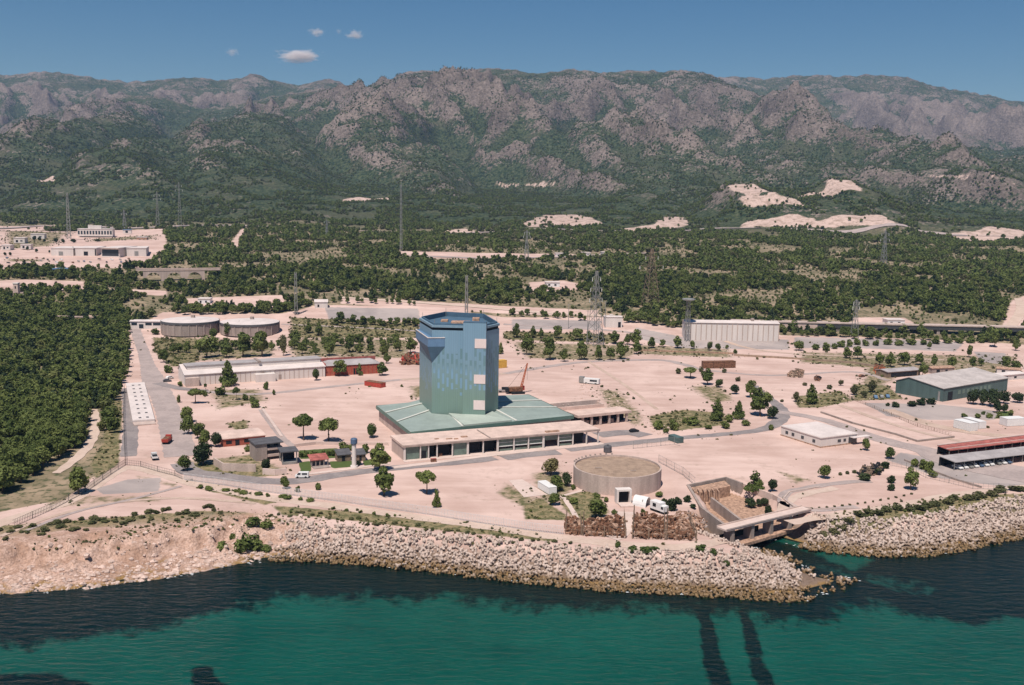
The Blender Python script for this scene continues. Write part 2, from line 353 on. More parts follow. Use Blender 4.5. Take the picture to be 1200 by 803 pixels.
    # sea
    t = NT('sea'); p = t.pos(); w1 = t.noise(t.scale(p, (.22, .6, 1)), 1.0, 5, .6, .5); w2 = t.noise(t.scale(p, (1.1, 2.2, 1)), 1.0, 3)
    h = t.math('MULTIPLY_ADD', w2, .10, t.math('MULTIPLY', w1, .5)); nb = t.bump(h, .8, 1.0)
    tr = t.n('ShaderNodeBsdfTransparent'); tint = t.mix(t.step(t.math('MULTIPLY_ADD', w2, .4, t.math('MULTIPLY', w1, .6)), .38, .62), (.058, .34, .318), (.082, .385, .36)); t.set(tr, 0, tint)  # lighter tint on wave tops paints sunlit ripples into the water colour
    gl = t.n('ShaderNodeBsdfGlossy', i_Roughness=.12); t.set(gl, 'Normal', nb); t.set(gl, 0, (.9, .95, 1.0))
    fr = t.n('ShaderNodeFresnel', i_IOR=1.33); t.set(fr, 'Normal', nb)
    mx = t.n('ShaderNodeMixShader'); t.set(mx, 0, t.math('MULTIPLY', fr.outputs[0], .75)); t.set(mx, 1, tr); t.set(mx, 2, gl); t.t.links.new(mx.outputs[0], t.out.inputs[0]); M['sea'] = t.m
    t = NT('foam'); a = t.noise(t.pos(), 1.2, 4); t.bsdf((.75, .78, .78), .7); M['foam'] = t.m
build_mats()
# ------------------------------------------------------------------ mesh builder
class MB:
    def __init__(s): s.v = []; s.f = []; s.mi = []; s.uv = None
    def add(s, vs, fs, mi=0):
        b = len(s.v); s.v += [tuple(q) for q in vs]; s.f += [tuple(i + b for i in f) for f in fs]; s.mi += [mi] * len(fs); return s
    def box(s, x0, x1, y0, y1, z0, z1, mi=0, taper=0.0):
        t = taper
        v = [(x0, y0, z0), (x1, y0, z0), (x1, y1, z0), (x0, y1, z0), (x0 + t, y0 + t, z1), (x1 - t, y0 + t, z1), (x1 - t, y1 - t, z1), (x0 + t, y1 - t, z1)]
        return s.add(v, [(3, 2, 1, 0), (4, 5, 6, 7), (0, 1, 5, 4), (1, 2, 6, 5), (2, 3, 7, 6), (3, 0, 4, 7)], mi)
    def prism(s, poly, z0, z1, mi=0, poly1=None):
        n = len(poly); q = poly1 or poly
        zz0 = z0 if hasattr(z0, '__len__') else [z0] * n; zz1 = z1 if hasattr(z1, '__len__') else [z1] * n
        v = [(a[0], a[1], zz0[i]) for i, a in enumerate(poly)] + [(a[0], a[1], zz1[i]) for i, a in enumerate(q)]
        return s.add(v, [tuple(range(n))[::-1], tuple(range(n, 2 * n))] + [(i, (i + 1) % n, n + (i + 1) % n, n + i) for i in range(n)], mi)
    def bar(s, a, b, w, h=None, mi=0):
        a = Vector(a); b = Vector(b); d = b - a
        if d.length < 1e-6: return s
        d.normalize(); h = h or w
        up = Vector((0, 0, 1)) if abs(d.z) < .95 else Vector((0, 1, 0))
        sx = d.cross(up).normalized() * w / 2; sy = sx.cross(d).normalized() * h / 2
        v = [a - sx - sy, a + sx - sy, a + sx + sy, a - sx + sy, b - sx - sy, b + sx - sy, b + sx + sy, b - sx + sy]
        return s.add(v, [(0, 1, 2, 3), (7, 6, 5, 4), (1, 0, 4, 5), (2, 1, 5, 6), (3, 2, 6, 7), (0, 3, 7, 4)], mi)
    def tube(s, a, b, r0, r1=None, n=8, mi=0, caps=True):
        a = Vector(a); b = Vector(b); d = (b - a).normalized(); r1 = r0 if r1 is None else r1
        up = Vector((0, 0, 1)) if abs(d.z) < .95 else Vector((0, 1, 0))
        x = d.cross(up).normalized(); y = x.cross(d)
        v = [a + (x * math.cos(t) + y * math.sin(t)) * r0 for t in [2 * math.pi * i / n for i in range(n)]] + [b + (x * math.cos(t) + y * math.sin(t)) * r1 for t in [2 * math.pi * i / n for i in range(n)]]
        f = [(i, (i + 1) % n, n + (i + 1) % n, n + i) for i in range(n)]
        if caps: f += [tuple(range(n))[::-1], tuple(range(n, 2 * n))]
        return s.add(v, f, mi)
    def lathe(s, prof, n=48, c=(0, 0), mi=0, cap=True):
        v = []; f = []
        for r, z in prof: v += [(c[0] + r * math.cos(2 * math.pi * i / n), c[1] + r * math.sin(2 * math.pi * i / n), z) for i in range(n)]
        for k in range(len(prof) - 1): f += [(k * n + i, k * n + (i + 1) % n, (k + 1) * n + (i + 1) % n, (k + 1) * n + i) for i in range(n)]
        if cap: f += [tuple(range((len(prof) - 1) * n, len(prof) * n))]
        return s.add(v, f, mi)
    def quad(s, a, b, c, d, mi=0): return s.add([a, b, c, d], [(0, 1, 2, 3)], mi)
    def build(s, name, mat, parent=None, loc=None):
        me = bpy.data.meshes.new(name); me.from_pydata(s.v, [], s.f)
        for m in (mat if isinstance(mat, (list, tuple)) else [mat]): me.materials.append(M[m] if isinstance(m, str) else m)
        if any(s.mi): me.polygons.foreach_set('material_index', s.mi)
        bm = bmesh.new(); bm.from_mesh(me); bmesh.ops.recalc_face_normals(bm, faces=bm.faces); bm.to_mesh(me); bm.free()
        o = bpy.data.objects.new(name, me); COL.objects.link(o)
        if parent is not None: o.parent = parent
        if loc is not None: o.location = loc
        return o
def tag(o, label=None, cat=None, group=None, kind=None):
    if label: o['label'] = label
    if cat: o['category'] = cat
    if group: o['group'] = group
    if kind: o['kind'] = kind
    return o
def thing(name, label, cat, mat=None, loc=None, group=None):
    o = bpy.data.objects.new(name, None); COL.objects.link(o); o.empty_display_size = .5
    if mat is not None: o.matrix_world = mat
    if loc is not None: o.location = loc
    return tag(o, label, cat, group)
def part(mb, name, mat, parent, label=None):
    o = mb.build(name, mat, parent)
    if label: o['label'] = label
    return o
# ------------------------------------------------------------------ terrain sheet
ys = [-400, -300, -200, -120, -60, 0, 40, 80, 110]; y = 130.0
while y < 8200:
    ys.append(y); y *= (1.0042 if y > 235 else 1.012) if y < 7000 else 1.01
ys = np.array(ys); NX = 620
us = np.linspace(-1, 1, NX)
Y2 = np.repeat(ys[:, None], NX, 1); X2 = us[None, :] * (0.78 * np.maximum(Y2, 150) + 130)
XF, YF = X2.ravel(), Y2.ravel()
ZF = tz(XF, YF)
def W(pts): return [tuple(GP(a, b)[:2]) for a, b in pts]
def mask(polys, soft=3.0, ymin=0, ymax=2600, scale=True, worldpts=False):
    out = np.zeros(len(XF)); sel = (YF > ymin) & (YF < ymax); xs, yy = XF[sel], YF[sel]; r = np.zeros(len(xs))
    for pl in polys:
        w = pl if worldpts else W(pl)
        ax = [q[0] for q in w]; ay = [q[1] for q in w]; pad = 40
        k = (xs > min(ax) - pad) & (xs < max(ax) + pad) & (yy > min(ay) - pad) & (yy < max(ay) + pad)
        if not k.any(): continue
        sd = sdist(xs[k], yy[k], w); s = soft * np.clip(yy[k] / 400, .6, 3) if scale else soft
        r[k] = np.maximum(r[k], np.clip(.5 + sd / (2 * s), 0, 1))
    out[sel] = r; return out
SITE = [(-120, 640), (-60, 618), (0, 600), (75, 585), (125, 548), (143, 500), (143, 440), (150, 388), (190, 366), (330, 368), (370, 358), (490, 358), (590, 372), (720, 372), (800, 385), (920, 393), (1000, 395), (1100, 398), (1200, 404), (1350, 415), (1500, 600), (1200, 720), (0, 740)]
SAND = [SITE, [(-120, 280), (0, 268), (60, 270), (120, 268), (190, 268), (197, 290), (165, 314), (0, 316), (-120, 320)], [(-60, 332), (30, 328), (98, 330), (100, 341), (30, 338), (-60, 342)], [(125, 338), (195, 341), (196, 347), (130, 344)],
        [(218, 350), (330, 346), (334, 360), (222, 362)], [(468, 297), (560, 300), (690, 298), (702, 301), (560, 306), (470, 304)], [(400, 349), (480, 352), (560, 357), (700, 364), (700, 371), (580, 367), (480, 361), (400, 356)],
        [(620, 330), (660, 328), (700, 335), (650, 343), (622, 340)], [(270, 285), (284, 268), (289, 268), (278, 290)], [(1186, 352), (1204, 346), (1215, 372), (1188, 388), (1172, 388)], [(1000, 372), (1060, 372), (1085, 386), (1000, 382)]]
SAND_FAR = [[(612, 263), (640, 252), (670, 251), (705, 262), (700, 265), (620, 266)], [(728, 268), (765, 263), (780, 254), (802, 254), (806, 264), (790, 268), (730, 271)], [(868, 263), (890, 257), (935, 251), (960, 260), (1000, 252), (1035, 252), (1056, 265), (870, 267)],
            [(520, 271), (545, 267), (575, 275), (530, 277)], [(1112, 273), (1200, 268), (1200, 280), (1130, 285)], [(852, 217), (885, 214), (900, 224), (890, 230), (860, 226)], [(955, 227), (972, 211), (998, 212), (1010, 224), (985, 226), (965, 232)], [(900, 226), (955, 225), (955, 230), (900, 231)], [(862, 234), (935, 236), (940, 242), (870, 244)],
            [(1090, 206), (1140, 205), (1188, 216), (1130, 211)], [(-60, 277), (70, 269), (70, 264), (-60, 266)], [(45, 210), (62, 207), (65, 213), (46, 216)], [(402, 233), (455, 231), (456, 236), (404, 237)], [(580, 214), (650, 213), (650, 217), (580, 217)]]
GREY = [[(380, 360), (490, 362), (492, 376), (385, 374)], [(600, 374), (705, 376), (705, 386), (600, 386)], [(745, 384), (806, 396), (925, 398), (925, 410), (800, 408), (745, 396)], [(930, 395), (1060, 398), (1130, 402), (1120, 412), (1000, 408), (930, 408)], [(1140, 412), (1178, 414), (1180, 428), (1150, 424)],
        [(1010, 472), (1100, 474), (1170, 482), (1165, 492), (1090, 492), (1040, 488)], [(112, 573), (150, 562), (188, 560), (186, 576), (120, 580)], [(1040, 540), (1055, 530), (1200, 560), (1350, 570), (1350, 590), (1200, 574), (1100, 560), (1068, 548)]]
DRY = [[(130, 470), (143, 470), (140, 545), (112, 562), (105, 545), (120, 520)], [(-60, 620), (60, 612), (180, 602), (240, 598), (310, 600), (350, 612), (300, 625), (210, 612), (80, 620), (0, 635), (-60, 645)], [(318, 592), (420, 600), (560, 615), (660, 630), (650, 635), (540, 624), (420, 611), (330, 603)], [(613, 592), (632, 582), (660, 600), (670, 610), (615, 609)], [(655, 578), (700, 575), (715, 600), (700, 612), (672, 610), (655, 590)],
       [(760, 488), (800, 480), (850, 484), (855, 498), (790, 505), (765, 500)], [(265, 496), (290, 492), (292, 502), (275, 504)], [(930, 465), (985, 458), (1000, 470), (960, 478), (935, 478)], [(180, 395), (235, 402), (230, 428), (200, 430), (180, 412)], [(196, 402), (240, 408), (236, 412), (196, 405)], [(340, 372), (490, 378), (490, 396), (340, 396)], [(590, 388), (720, 392), (720, 402), (590, 398)], [(1000, 450), (1040, 452), (1060, 468), (1000, 470)], [(205, 540), (290, 548), (345, 556), (300, 559), (215, 552)], [(215, 562), (300, 578), (330, 588), (310, 592), (230, 572)],
       [(965, 606), (1040, 592), (1100, 584), (1140, 580), (1200, 578), (1200, 592), (1100, 600), (1020, 616), (985, 622)]]
LUSH = [[(350, 542), (365, 540), (364, 553), (352, 553)], [(385, 541), (412, 540), (416, 547), (390, 549)], [(1126, 482), (1150, 482), (1188, 482), (1186, 490), (1140, 492), (1126, 488)], [(350, 528), (396, 525), (396, 537), (352, 538)], [(425, 540), (448, 535), (450, 546), (428, 547)]]
def far_mask(polys):
    w = []
    for pl in polys:
        q = [G(a, b) for a, b in pl]
        if all(q): w.append([tuple(k[:2]) for k in q])
    return w
SF = far_mask(SAND_FAR)
sand = np.maximum(mask(SAND, 3), np.clip(mask(SF, 14, 1000, 6000, False, True) + .55 * fbm(XF / 28, YF / 60, 3, 97) * (YF > 1000), 0, .85) * (mask(SF, 14, 1000, 6000, False, True) > .02))
BANKS = [[(590, 399), (730, 403), (760, 411), (735, 425), (612, 421)], [(325, 394), (490, 397), (488, 421), (335, 420)], [(735, 402), (860, 408), (870, 421), (742, 416)], [(930, 411), (1200, 416), (1200, 441), (1100, 437), (1000, 431), (930, 425)], [(190, 392), (330, 400), (330, 418), (240, 424), (200, 430)], [(235, 455), (310, 455), (322, 470), (250, 482)], [(690, 452), (735, 458), (762, 490), (750, 508), (705, 480)], [(1010, 425), (1070, 438), (1040, 455), (1000, 450)], [(615, 555), (660, 540), (680, 575), (630, 600)], [(205, 540), (300, 530), (350, 552), (300, 560)], [(0, 270), (90, 271), (70, 286), (0, 291)], [(100, 277), (190, 276), (186, 283), (100, 284)], [(0, 302), (60, 303), (60, 307), (0, 308)], [(40, 586), (110, 578), (190, 580), (200, 590), (120, 592), (50, 600)], [(150, 552), (212, 566), (230, 580), (190, 570), (150, 560)], [(470, 452), (560, 445), (590, 450), (480, 470)], [(800, 452), (850, 450), (870, 470), (830, 476)], [(900, 548), (960, 562), (990, 556), (930, 572)], [(590, 560), (640, 585), (615, 600), (575, 580)]]
grey = mask(GREY, 2.5, 200); dry = np.maximum(mask(DRY, 3, 200), .62 * mask(BANKS, 5, 200)); lush = mask(LUSH, .6, 250, 600, False)
sand *= (YF > 200); 
c_near = YF < 470
dsh = np.full(len(XF), 1e3); insh = np.ones(len(XF), bool)
dsh[c_near] = seg_dist(XF[c_near], YF[c_near], SHORE); insh[c_near] = inside(XF[c_near], YF[c_near], LANDPOLY)
cw = np.interp(XF, CW_X, CW_W)
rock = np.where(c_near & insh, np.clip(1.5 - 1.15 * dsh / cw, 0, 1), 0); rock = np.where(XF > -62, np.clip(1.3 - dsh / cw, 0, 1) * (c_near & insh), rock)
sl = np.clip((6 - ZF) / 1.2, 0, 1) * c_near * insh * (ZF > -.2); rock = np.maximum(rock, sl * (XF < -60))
dband = np.interp(XF, [-200, -130, -90, -60, -20, 20, 45, 75, 100, 110, 140], [20, 20, 19, 17, 12, 8, 7, 9, 9, 11, 11])
weed = np.where(c_near & ~insh, np.clip(.5 + (dband - dsh) / 15, 0, 1), np.where(c_near & (dsh < 8), 1.0, 0))
def patch(pts, soft): return mask([[tuple(P(a, b, -4)[:2]) for a, b in pts]], soft, -100, 420, False, True)
weed = np.maximum(weed, patch([(-200, 780), (0, 776), (60, 774), (114, 788), (106, 818), (-200, 830)], 3.0))
weed = np.maximum(weed, patch([(200, 808), (212, 790), (224, 787), (226, 768), (246, 767), (256, 785), (276, 793), (312, 815), (230, 835)], 1.6))
weed = np.maximum(weed, .93 * patch([(815, 718), (828, 720), (850, 768), (875, 825), (838, 830), (826, 770)], 1.5))
weed = np.maximum(weed, .93 * patch([(862, 722), (876, 724), (900, 768), (935, 830), (900, 830), (880, 770)], 1.5))
weed = np.maximum(weed, patch([(985, 690), (1010, 704), (1060, 718), (1200, 716), (1500, 700), (1500, 560), (1200, 620), (1080, 645), (960, 640), (930, 640), (1000, 670)], 7))
weed = np.minimum(weed, 1 - .85 * patch([(862, 628), (885, 632), (960, 655), (1030, 668), (1000, 676), (940, 658), (880, 640)], 2.5))
weed = np.minimum(weed, 1 - .45 * patch([(1010, 676), (1080, 680), (1110, 690), (1060, 700), (1010, 695)], 2))
mt = sstep(1500, 1900, YF)
def vcol(me, name, ch):
    a = me.color_attributes.new(name, 'FLOAT_COLOR', 'POINT'); a.data.foreach_set('color', np.stack(ch, 1).astype(np.float32).ravel())
nr = len(ys)
idx = np.arange(nr * NX).reshape(nr, NX)
quads = np.stack([idx[:-1, :-1], idx[:-1, 1:], idx[1:, 1:], idx[1:, :-1]], -1).reshape(-1, 4)
me = bpy.data.meshes.new('ground'); me.vertices.add(nr * NX); me.vertices.foreach_set('co', np.stack([XF, YF, ZF], 1).astype(np.float32).ravel())
me.loops.add(quads.size); me.loops.foreach_set('vertex_index', quads.astype(np.int32).ravel()); me.polygons.add(len(quads))
me.polygons.foreach_set('loop_start', np.arange(0, quads.size, 4, dtype=np.int32)); me.polygons.foreach_set('use_smooth', np.ones(len(quads), bool)); me.update()
one = np.ones(len(XF))
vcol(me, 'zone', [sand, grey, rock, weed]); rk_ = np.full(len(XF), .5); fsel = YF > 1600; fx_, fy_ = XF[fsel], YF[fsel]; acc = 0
za, zb_, zc_, zd_ = tz(fx_ + 70, fy_), tz(fx_ - 70, fy_), tz(fx_, fy_ + 70), tz(fx_, fy_ - 70); acc = np.clip((ZF[fsel] - (za + zb_ + zc_ + zd_) / 4) / 26, -1, 1) * .3 + np.clip((za - zb_) / 140, -.9, .9) * .22
ze, zf_ = tz(fx_ + 200, fy_), tz(fx_ - 200, fy_); acc = acc + np.clip((ZF[fsel] - (ze + zf_) / 2) / 70, -1, 1) * .18
rk_[fsel] = np.clip(.5 + acc, 0, 1)
vcol(me, 'cover', [dry, mt, lush, rk_])
me.materials.append(M['ground']); ground = bpy.data.objects.new('ground', me); COL.objects.link(ground); tag(ground, kind='structure')
# sea
MB().add([(-900, -500, 0), (900, -500, 0), (900, 460, 0), (-900, 460, 0)], [(0, 1, 2, 3)]).build('sea', 'sea')['kind'] = 'structure'
# ------------------------------------------------------------------ roads, tracks: sheets draped on the ground
def strip(name, pts, width, mat, dz=.06, far=False):
    w = [(G if far else GP)(a, b) for a, b in pts]; w = [q for q in w if q]
    ws = width if hasattr(width, '__len__') else [width] * len(w)
    q = []; hw = []
    for i in range(len(w) - 1):
        n = max(2, int((w[i + 1] - w[i]).length / (6 if far else 2.5)))
        for k in range(n):
            t = k / n
            p0 = w[max(i - 1, 0)]; p1 = w[i]; p2 = w[i + 1]; p3 = w[min(i + 2, len(w) - 1)]
            c = .5 * ((2 * p1) + (p2 - p0) * t + (2 * p0 - 5 * p1 + 4 * p2 - p3) * t * t + (3 * p1 - p0 - 3 * p2 + p3) * t ** 3)
            q.append(c); hw.append((ws[i] + (ws[i + 1] - ws[i]) * t) / 2)
    q.append(w[-1]); hw.append(ws[-1] / 2)
    vs = []; nc = 4
    for i, c in enumerate(q):
        d = (q[min(i + 1, len(q) - 1)] - q[max(i - 1, 0)]); d.z = 0; d.normalize(); n = Vector((-d.y, d.x, 0))
        jl = .25 * math.sin(i * 1.7) * (hw[i] > 1.5) + random.uniform(-.15, .15); jr = .25 * math.sin(i * 1.3 + 2) * (hw[i] > 1.5) + random.uniform(-.15, .15)
        for k in range(nc):
            s = -1 + 2 * k / (nc - 1); vs.append(c + n * s * (hw[i] + (jl if s < 0 else jr) * (abs(s) > .9)))
    z = tz(np.array([v.x for v in vs]), np.array([v.y for v in vs])) + dz
    vs = [(v.x, v.y, max(float(z[i]), 5.9 if v.y < 470 else -9)) for i, v in enumerate(vs)]
    fs = [(i * nc + k, i * nc + k + 1, (i + 1) * nc + k + 1, (i + 1) * nc + k) for i in range(len(q) - 1) for k in range(nc - 1)]
    o = MB().add(vs, fs).build(name, mat); o['kind'] = 'structure'; return o
def sheet(name, pts, mat, dz=.05, z=None):
    w = [GP(a, b) for a, b in pts]
    o = MB().add([(q.x, q.y, (z if z is not None else q.z) + dz) for q in w], [tuple(range(len(w)))]).build(name, mat); o['kind'] = 'structure'; return o
strip('path', [(-60, 640), (20, 606), (80, 588), (128, 558), (150, 548), (182, 553), (218, 564), (262, 574), (310, 583), (380, 592), (470, 604), (560, 616), (640, 628), (720, 637), (800, 641), (850, 632)], [5, 5, 5, 5, 5, 6, 6, 6, 5.5, 5.5, 5, 5, 5, 5, 5, 5], 'track', .05)
strip('path', [(925, 612), (960, 606), (1010, 600), (1060, 592), (1100, 583), (1150, 576), (1230, 568)], 4.5, 'track', .05)
strip('path', [(918, 600), (920, 590), (940, 580), (980, 572)], 4, 'track', .054)
strip('road', [(158, 384), (162, 396), (168, 412), (173, 428), (180, 445), (190, 465), (198, 485), (206, 510), (212, 535)], [7, 7, 7, 8, 12, 11, 11, 12, 12], 'road_pale', .06)
strip('road', [(213, 543), (224, 553), (260, 558), (300, 563), (345, 564), (400, 556), (450, 550), (500, 545), (550, 541), (580, 537)], [8, 8, 7.5, 7.5, 7.5, 7, 6.5, 6.5, 6, 6], 'road', .07)
strip('road', [(590, 537), (620, 533), (655, 530)], 7, 'road', .06)
strip('road', [(664, 527), (700, 523), (750, 518), (800, 513), (860, 508), (895, 503), (912, 494), (917, 484), (910, 474), (896, 464), (884, 452)], [7, 7, 6, 5.5, 5.5, 6, 7, 7, 6, 5, 4], 'road', .064)
strip('road', [(905, 482), (940, 487), (975, 495), (1010, 508), (1050, 520), (1085, 528), (1120, 540), (1200, 556), (1300, 570)], [7, 7, 7, 8, 10, 12, 20, 24, 24], 'road_pale', .08)
strip('road', [(592, 438), (640, 430), (690, 424), (770, 422), (800, 427), (820, 433)], [5, 6, 6, 6, 6, 4], 'road_pale', .06)
strip('road', [(150, 455), (152, 480), (153, 500), (152, 520), (150, 535)], 6, 'road', .07)
strip('road', [(700, 510), (735, 507), (757, 511)], 9, 'road', .09)
strip('road', [(184, 449), (200, 453), (216, 456), (240, 458)], 6, 'road', .09)
strip('path', [(716, 631), (729, 625), (734, 612), (733, 600)], [5, 5, 5, 5], 'pave', .09)
strip('path', [(660, 583), (668, 594), (675, 606), (678, 612)], 1.6, 'pave', .09)
strip('path', [(652, 583), (675, 577), (700, 570)], 1.6, 'pave', .09)
strip('path', [(455, 549), (520, 541), (600, 531), (700, 521)], 3, 'pave', .12)
strip('path', [(360, 556), (400, 551), (430, 547), (456, 544)], 2.2, 'pave', .12)
strip('dirt_track', [(110, 480), (112, 500), (105, 520), (90, 537), (66, 555)], [3, 4, 4, 4, 3], 'track', .15)
strip('dirt_track', [(1172, 388), (1188, 378), (1196, 362), (1193, 350)], [9, 8, 7, 6], 'track', .2)
strip('road', [(-90, 276), (60, 265), (160, 268), (280, 265), (400, 270), (520, 274), (640, 269), (720, 271), (860, 268), (1000, 272), (1120, 276), (1260, 282)], 14, 'road_pale', 1.2, True)
strip('road', [(400, 349), (480, 354), (560, 360), (640, 367), (720, 371)], 6, 'track', .3)
strip('road', [(470, 300), (560, 303), (640, 302), (702, 299), (760, 297)], 8, 'road_pale', .5, True)
for k, (pts, w_) in enumerate([([(306, 480), (330, 512), (345, 524)], 3), ([(470, 445), (560, 440), (592, 438)], 5), ([(232, 458), (300, 462), (400, 452), (470, 445)], 4.5), ([(690, 424), (730, 450), (770, 480)], 2.2), ([(820, 433), (900, 440), (1000, 436), (1040, 446)], 4), ([(985, 475), (1030, 492), (1080, 507), (1140, 520)], 3), ([(1004, 594), (985, 596), (960, 597.5), (935, 595.5), (918, 587), (921, 578), (945, 572), (985, 566), (1020, 564)], 3.6), ([(1040, 480), (1100, 500), (1180, 512), (1260, 520)], 7), ([(330, 380), (420, 384), (490, 388)], 3), ([(0, 628), (60, 606), (130, 590), (210, 584), (300, 590)], 2.0), ([(30, 622), (90, 600), (160, 584), (212, 570)], 1.6), ([(850, 400), (900, 412), (1000, 418), (1110, 422)], 4), ([(590, 380), (660, 384), (740, 390), (800, 404)], 4)]): strip('dirt_track', pts, w_, 'track2' if k % 2 else 'road_pale', .05 + .004 * k)
# ------------------------------------------------------------------ sky, sun, air
SUN_D = Vector((-.33, -.944, 0)).normalized(); EL = R(63)
SUNV = Vector((SUN_D.x * math.cos(EL), SUN_D.y * math.cos(EL), math.sin(EL)))
wd = bpy.data.worlds.new('World'); SC.world = wd; wd.use_nodes = True; wt = wd.node_tree
bg = wt.nodes['Background']; sky = wt.nodes.new('ShaderNodeTexSky'); sky.sky_type = 'NISHITA'; sky.sun_disc = False
sky.sun_elevation = EL; sky.sun_rotation = math.atan2(SUNV.x, SUNV.y); sky.altitude = 100; sky.air_density = 1.0; sky.dust_density = .15; sky.ozone_density = 3.0
hs = wt.nodes.new('ShaderNodeHueSaturation'); hs.inputs['Saturation'].default_value = 1.32; hs.inputs['Value'].default_value = .80; wt.links.new(sky.outputs[0], hs.inputs['Color']); wt.links.new(hs.outputs[0], bg.inputs[0]); bg.inputs[1].default_value = .06
sd = bpy.data.lights.new('sun', 'SUN'); sd.energy = 4.2; sd.angle = R(.5); sd.color = (1, .94, .87)
so = bpy.data.objects.new('sun', sd); COL.objects.link(so); so.rotation_euler = SUNV.to_track_quat('Z', 'Y').to_euler(); so.location = (-200, -100, 400)
t = NT('air'); t.t.nodes.remove(t.t.nodes[0]) if False else None
vp = t.n('ShaderNodeVolumePrincipled'); vp.inputs['Color'].default_value = (.36, .60, 1, 1); vp.inputs['Density'].default_value = 4.0e-5; vp.inputs['Anisotropy'].default_value = .1
t.t.links.new(vp.outputs[0], t.out.inputs['Volume']); M['air'] = t.m
HAZE = MB().box(-7200, 7200, -700, 8400, -9, 900).build('haze', 'air'); HAZE['kind'] = 'stuff'; HAZE.display_type = 'WIRE'
# small fair-weather clouds beyond the ridge
def cloud(px, py, wpx, hpx, Y, dens):
    c = PY(px, py, Y); w = wpx * 1.25 / F * Y / 2; h = hpx * 1.15 / F * Y / 2; s = int(px)
    t = NT('cloud'); p = t.obj(); ln = t.n('ShaderNodeVectorMath', operation='LENGTH', i_0=p).outputs['Value']
    nn = t.noise(t.n('ShaderNodeVectorMath', operation='ADD', i_0=p, i_1=(s * 1.3, s * .7, 0)).outputs[0], 2.4, 6, .6)
    d = t.math('SUBTRACT', t.math('MULTIPLY_ADD', nn, 1.5, -.20), ln); d = t.math('MULTIPLY', t.math('MAXIMUM', d, 0.0), dens)
    v = t.n('ShaderNodeVolumePrincipled'); v.inputs['Color'].default_value = (.96, .9, .88, 1); t.set(v, 'Density', d); t.t.links.new(v.outputs[0], t.out.inputs['Volume'])
    bm = bmesh.new(); bmesh.ops.create_icosphere(bm, subdivisions=3, radius=1); me = bpy.data.meshes.new('cloud'); bm.to_mesh(me); bm.free(); me.materials.append(t.m)
    o = bpy.data.objects.new('cloud', me); COL.objects.link(o); o.location = c; o.scale = (w, w * .7, h); tag(o, kind='stuff'); return o
cloud(350, 66, 66, 22, 9500, .07); cloud(371, 38, 26, 14, 9500, .045); cloud(416, 41, 28, 16, 9500, .05); cloud(397, 37, 10, 10, 9500, .03); cloud(272, 61, 22, 14, 9500, .025)
SC.render.engine = 'CYCLES'; SC.cycles.use_denoising = True
try: SC.cycles.denoiser = 'OPENIMAGEDENOISE'; SC.cycles.denoising_input_passes = 'RGB_ALBEDO_NORMAL'; SC.cycles.denoising_prefilter = 'ACCURATE'
except Exception: pass
SC.cycles.max_bounces = 8; SC.cycles.diffuse_bounces = 2; SC.cycles.glossy_bounces = 2; SC.cycles.transparent_max_bounces = 12; SC.cycles.transmission_bounces = 2; SC.cycles.volume_bounces = 6
SC.cycles.use_adaptive_sampling = False
SC.view_settings.view_transform = 'Standard'; SC.view_settings.look = 'None'; SC.view_settings.exposure = .38; SC.view_settings.gamma = 1
